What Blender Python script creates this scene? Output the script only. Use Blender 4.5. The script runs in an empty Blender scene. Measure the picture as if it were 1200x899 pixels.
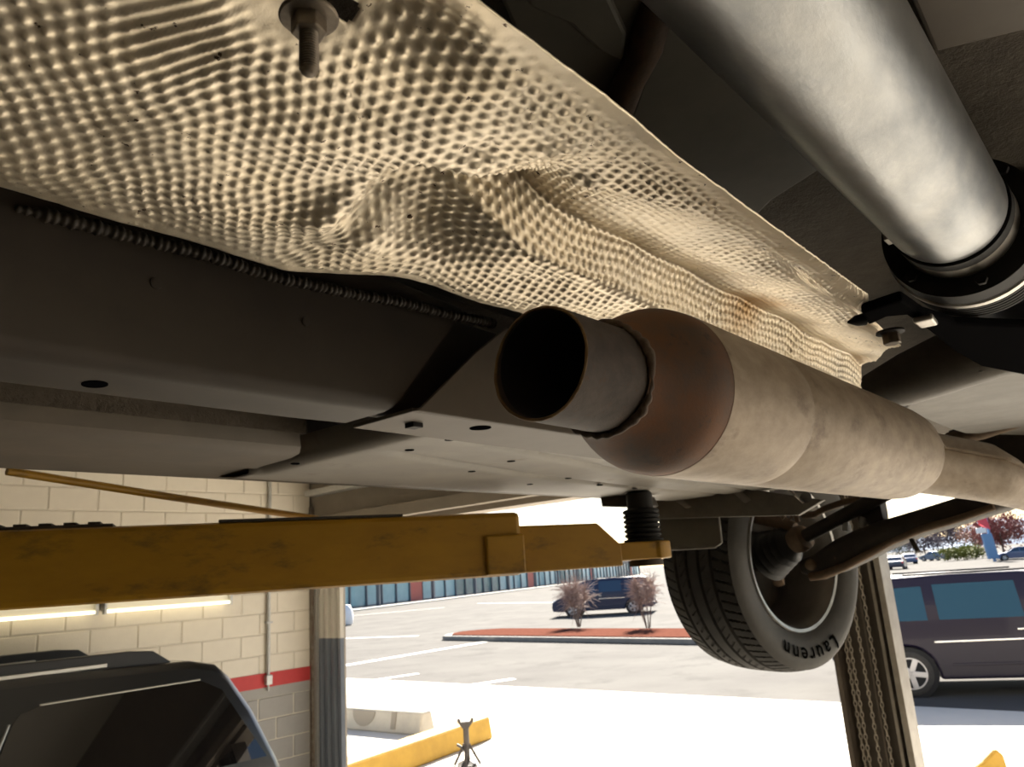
import bpy, bmesh, math, random
import numpy as np
from mathutils import Vector, Matrix

random.seed(7); RNG = np.random.default_rng(7)
SC = bpy.context.scene
COL = SC.collection

# ------------------------------------------------------------------ camera
H = 2.2                                             # camera height above the floor
F_PX = 901.0
YAW, PITCH, ROLL = math.radians(40), math.radians(14), math.radians(-4)
fw = np.array([math.cos(YAW)*math.cos(PITCH), math.sin(YAW)*math.cos(PITCH), math.sin(PITCH)])
_rt = np.array([math.sin(YAW), -math.cos(YAW), 0.0]); _up = np.cross(_rt, fw)
CR = _rt*math.cos(ROLL) + _up*math.sin(ROLL)
CU = -_rt*math.sin(ROLL) + _up*math.cos(ROLL)
cd = bpy.data.cameras.new('camera')
cd.sensor_fit = 'HORIZONTAL'; cd.sensor_width = 36.0; cd.lens = 36.0*F_PX/1200
cd.clip_start = 0.01; cd.clip_end = 3000
cd.dof.use_dof = True; cd.dof.focus_distance = 0.50; cd.dof.aperture_fstop = 24
cam = bpy.data.objects.new('camera', cd); COL.objects.link(cam)
cam.matrix_world = Matrix(((CR[0], CU[0], -fw[0], 0), (CR[1], CU[1], -fw[1], 0), (CR[2], CU[2], -fw[2], H), (0, 0, 0, 1)))
SC.camera = cam

# ------------------------------------------------------------------ sky, sun, exposure
SUN_AZ, SUN_EL = math.radians(25), math.radians(36)   # azimuth from +X towards +Y
world = bpy.data.worlds.new('sky'); SC.world = world; world.use_nodes = True
nt = world.node_tree; nt.nodes.clear()
sky = nt.nodes.new('ShaderNodeTexSky'); sky.sky_type = 'NISHITA'; sky.sun_disc = False
sky.sun_elevation = SUN_EL; sky.sun_rotation = math.radians(90) - SUN_AZ
sky.dust_density = 1.2; sky.air_density = 1.0; sky.ozone_density = 1.0
bg = nt.nodes.new('ShaderNodeBackground'); bg.inputs['Strength'].default_value = 0.06
wo = nt.nodes.new('ShaderNodeOutputWorld')
nt.links.new(sky.outputs[0], bg.inputs['Color']); nt.links.new(bg.outputs[0], wo.inputs['Surface'])
sd = bpy.data.lights.new('sun', 'SUN'); sd.energy = 9.0; sd.angle = math.radians(0.53); sd.color = (1.0, 0.93, 0.82)
so = bpy.data.objects.new('sun', sd); COL.objects.link(so)
sdir = Vector((math.cos(SUN_EL)*math.cos(SUN_AZ), math.cos(SUN_EL)*math.sin(SUN_AZ), math.sin(SUN_EL)))
so.rotation_euler = sdir.to_track_quat('Z', 'Y').to_euler(); so.location = (12, 5, 14)
SC.view_settings.view_transform = 'Standard'; SC.view_settings.look = 'None'
SC.view_settings.gamma = 1.0; SC.view_settings.use_curve_mapping = False
SC.view_settings.exposure = 1.85

# ------------------------------------------------------------------ measuring helpers (pixels of the 1200x899 photograph to points; z relative to the camera)
def ray(x, y): return fw + CR*(x-600)/F_PX + CU*(449.5-y)/F_PX
def onZ(x, y, z): d = ray(x, y); return d*(z/d[2])
def onY(x, y, Y): d = ray(x, y); return d*(Y/d[1])
def onX(x, y, X): d = ray(x, y); return d*(X/d[0])
def at(x, y, t): return ray(x, y)*t
def gnd(x, y): return onZ(x, y, -H)

# ------------------------------------------------------------------ mesh helpers
ORG = {}
def empty(name, loc, label=None, cat=None, group=None):
    o = bpy.data.objects.new(name, None); COL.objects.link(o)
    o.empty_display_size = 0.05
    o.location = (loc[0], loc[1], loc[2]+H); ORG[o.name] = np.array([loc[0], loc[1], loc[2]], float)
    tag(o, label, cat, group)
    return o
def tag(o, label=None, cat=None, group=None, kind=None):
    if label: o['label'] = label
    if cat: o['category'] = cat
    if group: o['group'] = group
    if kind: o['kind'] = kind
    return o
def frame(axis, ref=(0, 0, 1)):
    a = np.array(axis, float); a /= np.linalg.norm(a)
    r = np.array(ref, float)
    if abs(a@r)/np.linalg.norm(r) > 0.98: r = np.array([1.0, 0, 0])
    e1 = np.cross(a, r); e1 /= np.linalg.norm(e1); e2 = np.cross(a, e1)
    return a, e1, e2

class MB:
    def __init__(s): s.v = []; s.f = []
    def add(s, vs, fs):
        n = len(s.v); s.v += [tuple(map(float, q)) for q in vs]; s.f += [tuple(i+n for i in f) for f in fs]; return s
    def box(s, a, b):
        x0, y0, z0 = a; x1, y1, z1 = b
        return s.add([(x0,y0,z0),(x1,y0,z0),(x1,y1,z0),(x0,y1,z0),(x0,y0,z1),(x1,y0,z1),(x1,y1,z1),(x0,y1,z1)],
                     [(0,3,2,1),(4,5,6,7),(0,1,5,4),(1,2,6,5),(2,3,7,6),(3,0,4,7)])
    def obox(s, c, ax, ay, az):
        c = np.array(c, float); ax, ay, az = (np.array(q, float) for q in (ax, ay, az))
        v = [c+i*ax+j*ay+k*az for k in (-1, 1) for i, j in ((-1,-1),(1,-1),(1,1),(-1,1))]
        return s.add(v, [(0,3,2,1),(4,5,6,7),(0,1,5,4),(1,2,6,5),(2,3,7,6),(3,0,4,7)])
    def prism(s, poly, ext):
        """polygon of 3-D points swept by ext"""
        p = [np.array(q, float) for q in poly]; e = np.array(ext, float); n = len(p)
        return s.add(p+[q+e for q in p], [tuple(range(n))[::-1], tuple(range(n, 2*n))]+[(i, (i+1)%n, n+(i+1)%n, n+i) for i in range(n)])
    def lathe(s, prof, c, axis, n=48, ref=(0,0,1), closed=False, caps=True, arc=None):
        """prof: (along, radius) pairs"""
        a, e1, e2 = frame(axis, ref); c = np.array(c, float); m = len(prof); vs = []
        full = arc is None
        angs = [2*math.pi*i/n for i in range(n)] if full else [arc[0]+(arc[1]-arc[0])*i/n for i in range(n+1)]
        for (h, r) in prof:
            for t in angs: vs.append(c+a*h+r*(math.cos(t)*e1+math.sin(t)*e2))
        k = len(angs); fs = []
        for j in range(m-1 if not closed else m):
            for i in range(n):
                i2 = (i+1) % k; j2 = (j+1) % m
                fs.append((j*k+i, j*k+i2, j2*k+i2, j2*k+i))
        if caps and not closed and full:
            if prof[0][1] > 1e-6: fs.append(tuple(range(k))[::-1])
            if prof[-1][1] > 1e-6: fs.append(tuple((m-1)*k+i for i in range(k)))
        return s.add(vs, fs)
    def tube(s, path, r, n=10, caps=True):
        p = [np.array(q, float) for q in path]; m = len(p)
        rr = r if isinstance(r, (list, tuple)) else [r]*m
        vs = []; e1 = None
        for i in range(m):
            d = p[min(i+1, m-1)]-p[max(i-1, 0)]; d /= np.linalg.norm(d)+1e-12
            if e1 is None: _, e1, _ = frame(d)
            e1 = e1-d*(e1@d); e1 /= np.linalg.norm(e1); e2 = np.cross(d, e1)
            for k in range(n):
                t = 2*math.pi*k/n; vs.append(p[i]+rr[i]*(math.cos(t)*e1+math.sin(t)*e2))
        fs = [(j*n+i, j*n+(i+1)%n, (j+1)*n+(i+1)%n, (j+1)*n+i) for j in range(m-1) for i in range(n)]
        if caps: fs += [tuple(range(n))[::-1], tuple((m-1)*n+i for i in range(n))]
        return s.add(vs, fs)
    def loft(s, secs, caps=True):
        k = len(secs[0]); vs = [q for sc in secs for q in sc]
        fs = [(j*k+i, j*k+(i+1)%k, (j+1)*k+(i+1)%k, (j+1)*k+i) for j in range(len(secs)-1) for i in range(k)]
        if caps: fs += [tuple(range(k))[::-1], tuple((len(secs)-1)*k+i for i in range(k))]
        return s.add(vs, fs)
    def build(s, name, mat, parent=None, smooth=0, bevel=0, bseg=2):
        v = np.array(s.v, float)
        if parent is None:
            org = np.array([(v[:,0].min()+v[:,0].max())/2, (v[:,1].min()+v[:,1].max())/2, v[:,2].min()])
        else: org = ORG[parent.name]
        me = bpy.data.meshes.new(name); me.from_pydata((v-org).tolist(), [], s.f)
        bm = bmesh.new(); bm.from_mesh(me); bmesh.ops.recalc_face_normals(bm, faces=bm.faces); bm.to_mesh(me); bm.free()
        o = bpy.data.objects.new(name, me); COL.objects.link(o)
        me.materials.append(M[mat] if isinstance(mat, str) else mat)
        if parent is None: o.location = (org[0], org[1], org[2]+H)
        else: o.parent = parent
        ORG[o.name] = org
        if smooth:
            me.polygons.foreach_set('use_smooth', [True]*len(me.polygons))
            try: me.set_sharp_from_angle(angle=math.radians(smooth))
            except Exception: pass
        if bevel:
            m = o.modifiers.new('bevel', 'BEVEL'); m.width = bevel; m.segments = bseg; m.limit_method = 'ANGLE'; m.angle_limit = math.radians(35)
        return o

# ------------------------------------------------------------------ materials
M = {}
def mat(name, c1, c2=None, scale=20.0, rough=0.6, metal=0.0, bump=0.0, bscale=None, bdist=0.002, detail=6.0, lo=0.35, hi=0.65,
        c3=None, s3=60.0, lo3=0.6, hi3=0.68, rough2=None, spec=0.5, coat=0.0, stretch=(1, 1, 1), emit=None, estr=0.0, coords='Object'):
    m = bpy.data.materials.new(name); m.use_nodes = True; t = m.node_tree; N = t.nodes; L = t.links
    b = N['Principled BSDF']; b.inputs['Roughness'].default_value = rough; b.inputs['Metallic'].default_value = metal
    b.inputs['Base Color'].default_value = (*c1, 1)
    b.inputs['Specular IOR Level'].default_value = spec; b.inputs['Coat Weight'].default_value = coat
    tc = N.new('ShaderNodeTexCoord'); mp = N.new('ShaderNodeMapping'); mp.inputs['Scale'].default_value = stretch
    L.new(tc.outputs[coords], mp.inputs[0])
    def noise(sc, det=detail):
        n = N.new('ShaderNodeTexNoise'); n.inputs['Scale'].default_value = sc; n.inputs['Detail'].default_value = det; n.inputs['Roughness'].default_value = 0.65
        L.new(mp.outputs[0], n.inputs['Vector']); return n
    def ramp(fac, a, bb):
        r = N.new('ShaderNodeMapRange'); r.inputs[1].default_value = a; r.inputs[2].default_value = bb; L.new(fac, r.inputs[0]); return r.outputs[0]
    col = None
    if c2 is not None:
        fac = ramp(noise(scale).outputs['Fac'], lo, hi)
        x = N.new('ShaderNodeMix'); x.data_type = 'RGBA'; x.inputs[6].default_value = (*c1, 1); x.inputs[7].default_value = (*c2, 1)
        L.new(fac, x.inputs[0]); col = x.outputs[2]
        if rough2 is not None:
            q = N.new('ShaderNodeMapRange'); q.inputs[3].default_value = rough; q.inputs[4].default_value = rough2; L.new(fac, q.inputs[0]); L.new(q.outputs[0], b.inputs['Roughness'])
    if c3 is not None:
        fac = ramp(noise(s3).outputs['Fac'], lo3, hi3)
        x = N.new('ShaderNodeMix'); x.data_type = 'RGBA'; x.inputs[7].default_value = (*c3, 1); x.inputs[6].default_value = (*c1, 1)
        if col is not None: L.new(col, x.inputs[6])
        L.new(fac, x.inputs[0]); col = x.outputs[2]
    if col is not None: L.new(col, b.inputs['Base Color'])
    if bump:
        bn = N.new('ShaderNodeBump'); bn.inputs['Strength'].default_value = bump; bn.inputs['Distance'].default_value = bdist
        L.new(noise(bscale or scale*3).outputs['Fac'], bn.inputs['Height']); L.new(bn.outputs[0], b.inputs['Normal'])
    if emit: b.inputs['Emission Color'].default_value = (*emit, 1); b.inputs['Emission Strength'].default_value = estr
    M[name] = m; return m
def glass(name, tint, rough=0.02):
    m = bpy.data.materials.new(name); m.use_nodes = True; b = m.node_tree.nodes['Principled BSDF']
    b.inputs['Base Color'].default_value = (*tint, 1); b.inputs['Roughness'].default_value = rough
    b.inputs['Specular IOR Level'].default_value = 0.6; b.inputs['Coat Weight'].default_value = 0.5; b.inputs['Coat Roughness'].default_value = 0.02
    M[name] = m; return m

mat('shield', (0.86, 0.75, 0.57), (0.74, 0.66, 0.53), scale=14, rough=0.40, metal=0.7, c3=(0.09, 0.055, 0.03), s3=120, lo3=0.655, hi3=0.675, bump=0.25, bscale=900, bdist=0.0006)
mat('pipe_rusty', (0.050, 0.038, 0.033), (0.085, 0.066, 0.054), scale=60, rough=0.75, metal=0.2, c3=(0.08, 0.045, 0.03), s3=150, lo3=0.58, hi3=0.7, bump=0.5, bscale=700, bdist=0.0006)
mat('cut_edge', (0.22, 0.14, 0.06), (0.13, 0.07, 0.03), scale=90, rough=0.6, metal=0.3)
mat('soot', (0.012, 0.011, 0.012), rough=0.9)
mat('weld_rust', (0.10, 0.07, 0.055), (0.16, 0.12, 0.09), scale=120, rough=0.7, metal=0.3, bump=0.6, bscale=400, bdist=0.001)
mat('cone_rust', (0.10, 0.072, 0.056), (0.19, 0.078, 0.028), scale=20, rough=0.7, metal=0.2, c3=(0.07, 0.05, 0.04), s3=45, lo3=0.6, hi3=0.72, bump=0.3, bscale=500, bdist=0.0006)
mat('muffler', (0.41, 0.325, 0.235), (0.29, 0.222, 0.155), scale=55, rough=0.55, metal=0.25, c3=(0.17, 0.115, 0.08), s3=30, lo3=0.58, hi3=0.74, bump=0.3, bscale=260, bdist=0.0007, stretch=(0.6, 1, 1))
mat('zinc', (0.28, 0.29, 0.295), (0.38, 0.38, 0.375), scale=18, rough=0.30, rough2=0.42, metal=0.92, bump=0.4, bscale=170, bdist=0.0006, stretch=(0.5, 1, 1), c3=(0.22, 0.235, 0.25), s3=16, lo3=0.45, hi3=0.7)
mat('black_steel', (0.012, 0.012, 0.013), (0.022, 0.021, 0.02), scale=40, rough=0.6, spec=0.25)
mat('bright_ring', (0.55, 0.53, 0.49), (0.40, 0.37, 0.33), scale=60, rough=0.35, metal=0.9)
mat('rail_paint', (0.036, 0.028, 0.021), (0.050, 0.039, 0.029), scale=10, rough=0.62, bump=0.12, bscale=300, bdist=0.0006)
mat('undercoat', (0.085, 0.066, 0.047), (0.11, 0.088, 0.064), scale=24, rough=0.8, bump=1.0, bscale=70, bdist=0.006)
mat('sill_paint', (0.13, 0.105, 0.078), (0.10, 0.082, 0.062), scale=10, rough=0.6, bump=0.2, bscale=160, bdist=0.001)
mat('bracket_paint', (0.115, 0.094, 0.072), (0.135, 0.113, 0.088), scale=12, rough=0.6, bump=0.1, bscale=300, bdist=0.0005)
mat('floor_sheet', (0.30, 0.275, 0.235), (0.23, 0.215, 0.19), scale=7, rough=0.55, c3=(0.16, 0.13, 0.10), s3=16, lo3=0.62, hi3=0.8, bump=0.1, bscale=90, bdist=0.001)
mat('pan_grey', (0.19, 0.18, 0.152), (0.145, 0.14, 0.122), scale=9, rough=0.6, bump=0.15, bscale=60, bdist=0.001)
mat('pan_textured', (0.10, 0.082, 0.058), (0.075, 0.06, 0.043), scale=40, rough=0.85, bump=1.0, bscale=140, bdist=0.004)
mat('rust_strut', (0.10, 0.058, 0.032), (0.06, 0.04, 0.027), scale=40, rough=0.8, bump=0.5, bscale=150, bdist=0.001)
mat('flat_black', (0.010, 0.010, 0.011), rough=1.0, spec=0.0)
mat('hole', (0.004, 0.004, 0.005), rough=1.0, spec=0.0)
mat('bolt_steel', (0.20, 0.165, 0.125), (0.12, 0.10, 0.08), scale=150, rough=0.5, metal=0.6, bump=0.3, bscale=600, bdist=0.0003)
mat('beam_grey', (0.19, 0.175, 0.15), (0.13, 0.12, 0.105), scale=16, rough=0.55, bump=0.1)
mat('lift_yellow', (0.42, 0.225, 0.012), (0.35, 0.18, 0.010), scale=8, rough=0.45, c3=(0.10, 0.06, 0.015), s3=9, lo3=0.55, hi3=0.74, bump=0.12, bscale=60, bdist=0.001, stretch=(1, 1, 2.5))
mat('dark_grime', (0.035, 0.028, 0.022), (0.06, 0.045, 0.03), scale=30, rough=0.7)
mat('rubber', (0.028, 0.027, 0.026), (0.042, 0.040, 0.037), scale=20, rough=0.75, bump=0.1, bscale=200, bdist=0.0005)
mat('sidewall', (0.058, 0.055, 0.051), (0.078, 0.074, 0.068), scale=9, rough=0.65)
mat('letter_black', (0.004, 0.004, 0.004), rough=0.9, spec=0.0)
mat('alloy', (0.45, 0.44, 0.42), (0.36, 0.35, 0.33), scale=20, rough=0.35, metal=0.8)
mat('cast_dark', (0.035, 0.03, 0.026), (0.06, 0.048, 0.038), scale=25, rough=0.7, bump=0.4, bscale=120, bdist=0.001)
mat('cast_rust', (0.22, 0.15, 0.095), (0.15, 0.10, 0.065), scale=30, rough=0.75, bump=0.4, bscale=120, bdist=0.001)
mat('boot_rubber', (0.016, 0.016, 0.017), rough=0.5)
mat('wall_cream', (0.74, 0.68, 0.57), (0.69, 0.63, 0.53), scale=5, rough=0.7, bump=0.4, bscale=60, bdist=0.004)
mat('wall_red', (0.52, 0.035, 0.035), (0.46, 0.03, 0.03), scale=6, rough=0.6, bump=0.4, bscale=60, bdist=0.004)
mat('wall_grey', (0.34, 0.325, 0.30), (0.31, 0.295, 0.275), scale=6, rough=0.65, bump=0.4, bscale=60, bdist=0.004)
mat('mortar', (0.62, 0.57, 0.48), rough=0.9)
mat('slab', (0.20, 0.178, 0.145), (0.16, 0.145, 0.118), scale=1.2, rough=0.75, bump=0.2, bscale=30, bdist=0.003)
mat('ceiling_paint', (0.55, 0.52, 0.46), rough=0.8)
mat('header_paint', (0.30, 0.26, 0.21), (0.26, 0.225, 0.185), scale=4, rough=0.7)
mat('corrugated_cream', (0.82, 0.79, 0.71), (0.74, 0.71, 0.64), scale=5, rough=0.5)
mat('corrugated_blue', (0.20, 0.235, 0.29), (0.17, 0.20, 0.25), scale=5, rough=0.5)
mat('rusty_frame', (0.17, 0.12, 0.085), (0.28, 0.25, 0.21), scale=18, rough=0.6, metal=0.3)
mat('post_dark', (0.085, 0.068, 0.052), (0.11, 0.09, 0.07), scale=8, rough=0.55, metal=0.2)
mat('post_lit', (0.34, 0.31, 0.27), (0.26, 0.235, 0.20), scale=10, rough=0.45, metal=0.5)  # paler copy of the post steel, light on its right edge put into colour
mat('chain_steel', (0.55, 0.50, 0.43), (0.40, 0.36, 0.30), scale=30, rough=0.5, metal=0.4)
mat('galv', (0.55, 0.55, 0.53), (0.48, 0.48, 0.47), scale=30, rough=0.45, metal=0.5)
mat('tube_light', (0.9, 0.88, 0.8), rough=0.4, emit=(1.0, 0.86, 0.55), estr=1.1)
mat('fixture_white', (0.5, 0.48, 0.44), rough=0.5)
mat('asphalt', (0.088, 0.084, 0.080), (0.108, 0.104, 0.098), scale=0.35, rough=1.0, spec=0.05, bump=0.3, bscale=40, bdist=0.01, c3=(0.075, 0.072, 0.068), s3=0.9, lo3=0.52, hi3=0.7)
mat('glare_ground', (0.64, 0.60, 0.53), (0.58, 0.545, 0.485), scale=0.8, rough=1.0, spec=0.05, bump=0.2, bscale=30, bdist=0.005)  # pale tone standing in for sun glare on the near lot
mat('line_paint', (0.82, 0.80, 0.74), (0.70, 0.68, 0.62), scale=3, rough=0.8)
mat('kerb', (0.26, 0.245, 0.225), (0.21, 0.20, 0.185), scale=3, rough=1.0, spec=0.05)
mat('mulch', (0.115, 0.048, 0.034), (0.085, 0.034, 0.025), scale=6, rough=1.0, spec=0.0, bump=0.4, bscale=12, bdist=0.02)
mat('barrier_yellow', (0.46, 0.27, 0.03), (0.38, 0.215, 0.022), scale=6, rough=0.7, c3=(0.32, 0.19, 0.04), s3=9, lo3=0.62, hi3=0.75, bump=0.3, bscale=40, bdist=0.004)
mat('barrier_grey', (0.42, 0.39, 0.33), (0.36, 0.335, 0.285), scale=5, rough=0.85, bump=0.3, bscale=30, bdist=0.004)
mat('barrier_stain', (0.24, 0.215, 0.175), rough=0.9)
mat('stand_black', (0.03, 0.027, 0.025), (0.06, 0.045, 0.035), scale=20, rough=0.55)
mat('suv_black', (0.008, 0.009, 0.011), rough=0.3, coat=0.3)
mat('suv_trim', (0.02, 0.021, 0.024), rough=0.45)
mat('rail_silver', (0.50, 0.49, 0.46), rough=0.35, metal=0.7)
glass('glass_black', (0.004, 0.004, 0.005))
glass('glass_teal', (0.02, 0.06, 0.085), 0.05)
glass('glass_blue', (0.015, 0.04, 0.08), 0.05)
mat('van_purple', (0.010, 0.007, 0.022), rough=0.4, coat=0.12, spec=0.3)
mat('van_blue', (0.012, 0.020, 0.055), rough=0.4, coat=0.15, spec=0.3)
mat('car_blue', (0.03, 0.065, 0.17), rough=0.3, metal=0.2, coat=0.7)
mat('car_navy', (0.012, 0.022, 0.06), rough=0.3, metal=0.2, coat=0.7)
mat('car_silver', (0.13, 0.18, 0.26), rough=0.3, metal=0.3, coat=0.7)
mat('chrome', (0.6, 0.6, 0.6), rough=0.2, metal=0.95)
mat('wheel_silver', (0.55, 0.55, 0.57), rough=0.35, metal=0.6)
mat('tail_red', (0.65, 0.02, 0.025), rough=0.25, coat=0.5)
mat('lamp_clear', (0.7, 0.72, 0.75), rough=0.15, coat=0.5)
mat('arch_black', (0.01, 0.01, 0.011), rough=0.8)
mat('shop_wall', (0.30, 0.31, 0.33), rough=0.7)
mat('shop_kerb', (0.62, 0.58, 0.50), rough=0.9)
mat('shop_red', (0.42, 0.10, 0.08), rough=0.6)
mat('shop_roof', (0.52, 0.37, 0.36), rough=0.8)
mat('shop_glass', (0.22, 0.40, 0.46), (0.28, 0.46, 0.52), scale=0.6, rough=0.15)
mat('shop_glass_dark', (0.08, 0.15, 0.17), (0.13, 0.22, 0.22), scale=0.8, rough=0.15)
mat('shop_frame', (0.10, 0.12, 0.15), rough=0.5)
mat('bark', (0.10, 0.075, 0.06), (0.14, 0.105, 0.085), scale=20, rough=0.9)
mat('twig', (0.34, 0.25, 0.215), (0.27, 0.20, 0.17), scale=9, rough=0.9)
mat('leaf_red', (0.26, 0.085, 0.07), (0.19, 0.065, 0.06), scale=0.8, rough=0.8)
mat('leaf_plum', (0.085, 0.065, 0.085), (0.11, 0.085, 0.095), scale=0.8, rough=0.8)
mat('leaf_brown', (0.30, 0.17, 0.11), (0.24, 0.13, 0.09), scale=0.8, rough=0.8)
mat('leaf_lime', (0.17, 0.19, 0.035), (0.13, 0.145, 0.03), scale=1.2, rough=0.8)
mat('leaf_dark', (0.08, 0.10, 0.07), (0.11, 0.12, 0.08), scale=1.0, rough=0.8)
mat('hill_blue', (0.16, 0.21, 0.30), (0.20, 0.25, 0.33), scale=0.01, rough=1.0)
mat('sign_red', (0.65, 0.06, 0.09), rough=0.5)
mat('sign_blue', (0.12, 0.25, 0.45), rough=0.5)
mat('white_plastic', (0.82, 0.83, 0.85), rough=0.6)
mat('body_far', (0.06, 0.06, 0.065), rough=0.6)

# ================================================================== THE SETTING
def struct(o): o['kind'] = 'structure'; return o
FX = 5.02                       # inner face of the street front
YW = 7.2                        # inner face of the block wall
HEAD = 0.575                    # underside of the bay door header (relative to the camera)
CEIL = 2.6
b = MB().box((-9, -9.5, -H-0.25), (FX+0.25, YW+0.3, -H)); struct(b.build('floor', 'slab'))
b = MB().box((-9, -9.5, CEIL), (FX+0.25, YW+0.3, CEIL+0.25)); struct(b.build('ceiling', 'ceiling_paint'))
b = MB().box((-9.25, -9.5, -H), (-9, YW+0.3, CEIL)); struct(b.build('wall_back', 'wall_cream'))
b = MB().box((-9, -9.75, -H), (FX+0.25, -9.5, CEIL)); struct(b.build('wall_right', 'wall_cream'))
# block wall: mortar core with single blocks
wall = struct(MB().box((-9, YW+0.008, -H), (FX-0.02, YW+0.3, CEIL)).build('wall_left', 'mortar'))
def block_mesh(nm, w, m):
    bb = MB().box((-w/2, 0, 0), (w/2, 0.06, 0.19))
    me = bpy.data.meshes.new(nm); me.from_pydata(bb.v, [], bb.f); me.materials.append(M[m])
    bm = bmesh.new(); bm.from_mesh(me); bmesh.ops.bevel(bm, geom=[e for e in bm.edges], offset=0.006, segments=1, affect='EDGES'); bmesh.ops.recalc_face_normals(bm, faces=bm.faces); bm.to_mesh(me); bm.free()
    return me
full = {}; half = {}
for mm in ('wall_cream', 'wall_red', 'wall_grey'):
    full[mm] = block_mesh('block_'+mm, 0.39, mm); half[mm] = block_mesh('half_block_'+mm, 0.19, mm)
X_END = FX-0.02
for r in range(0, 22):
    z0 = -H+0.2*r+0.005
    # the painted stripe: 0.135 m tall, its own course of slim paint on the blocks is added below
    mm = 'wall_grey' if z0 < -0.99 else 'wall_cream'
    x = X_END-0.2 if r % 2 == 0 else X_END-0.1
    first = True
    while x > -0.2 and r < 21:
        hlf = first and r % 2
        o = bpy.data.objects.new('concrete_block', (half if hlf else full)[mm]); COL.objects.link(o); o.parent = wall
        o.location = Vector((x, YW+0.0+random.uniform(0, 0.003), z0)) - Vector(ORG[wall.name].tolist())
        x -= 0.3 if hlf else 0.4; first = False
# painted red band on the blocks (paint film)
bnd = MB()
bnd.box((-9, YW-0.004, -0.905), (X_END, YW+0.004, -0.770)); bo = bnd.build('painted_band', 'wall_red', wall)
bnd = MB(); bnd.box((-9, YW-0.0035, -1.0), (X_END, YW+0.004, -0.905)); bnd.build('painted_band', 'wall_grey', wall)

# street front: posts, jamb panel and header
front = MB(); front.box((FX, -9.5, HEAD), (FX+0.25, YW+0.3, CEIL)); struct(front.build('wall_front', 'header_paint'))
for i, (y0, y1) in enumerate(((-9.5, -8.9), (-3.6, -3.25))):
    struct(MB().box((FX, y0, -H), (FX+0.25, y1, HEAD)).build('wall_front_pier', 'wall_grey'))
# corrugated jamb panel beside the block wall
jp = struct(MB().box((FX+0.06, 6.745, -H), (FX+0.09, YW+0.3, HEAD)).build('wall_jamb', 'header_paint'))
def corr(z0, z1, m):
    ys = []; 
    y = 6.735; pts = []
    while y < 7.14:
        pts += [(y, 0.0), (y+0.018, 0.03), (y+0.055, 0.03), (y+0.073, 0.0)]; y += 0.11
    vs = [(FX+0.058-d, yy, z) for z in (z0, z1) for yy, d in pts]; n = len(pts)
    bb = MB().add(vs, [(i, i+1, n+i+1, n+i) for i in range(n-1)]); bb.add([(FX+0.06, pts[0][0], z0), (FX+0.06, pts[-1][0], z0), (FX+0.06, pts[-1][0], z1), (FX+0.06, pts[0][0], z1)], [(0, 1, 2, 3)])
    return bb.build('corrugated_sheet', m, jp)
corr(-H, -0.50, 'corrugated_blue'); corr(-0.50, HEAD, 'corrugated_cream')
MB().box((FX+0.0, 7.125, -H), (FX+0.06, 7.165, HEAD)).build('frame_angle', 'galv', jp)
MB().box((FX-0.03, 7.165, -H), (FX+0.06, 7.215, HEAD+0.3)).build('frame_angle', 'rusty_frame', jp)
# header beam and track
struct(MB().box((FX-0.10, -3.2, HEAD+0.05), (FX, 7.1, HEAD+0.17)).build('trim_1', 'header_paint', None, bevel=0.008))
struct(MB().box((FX-0.16, -3.2, HEAD+0.40), (FX, 7.1, HEAD+0.46)).build('trim_2', 'galv', None, bevel=0.008))

# ground outside
gr = struct(MB().box((FX+0.25, -900, -H-0.3), (1500, 1200, -H-0.012)).build('ground_asphalt', 'asphalt'))
struct(MB().box((FX+0.25, -14, -H-0.2), (12.6, 18, -H+0.0)).build('ground_glare', 'glare_ground'))  # whiter slab: the overexposed look of the near lot put into its colour
# far wooded ridge
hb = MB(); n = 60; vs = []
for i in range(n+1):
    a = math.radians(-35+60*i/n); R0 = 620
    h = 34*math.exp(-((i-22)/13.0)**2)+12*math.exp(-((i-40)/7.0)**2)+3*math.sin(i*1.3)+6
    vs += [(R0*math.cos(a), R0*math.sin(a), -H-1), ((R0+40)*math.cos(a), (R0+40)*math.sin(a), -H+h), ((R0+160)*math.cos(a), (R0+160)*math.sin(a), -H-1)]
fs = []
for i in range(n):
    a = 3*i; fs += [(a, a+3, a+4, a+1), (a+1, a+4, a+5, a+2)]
hb.add(vs, fs); struct(hb.build('ground_hills', 'hill_blue', None, smooth=60))

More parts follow.
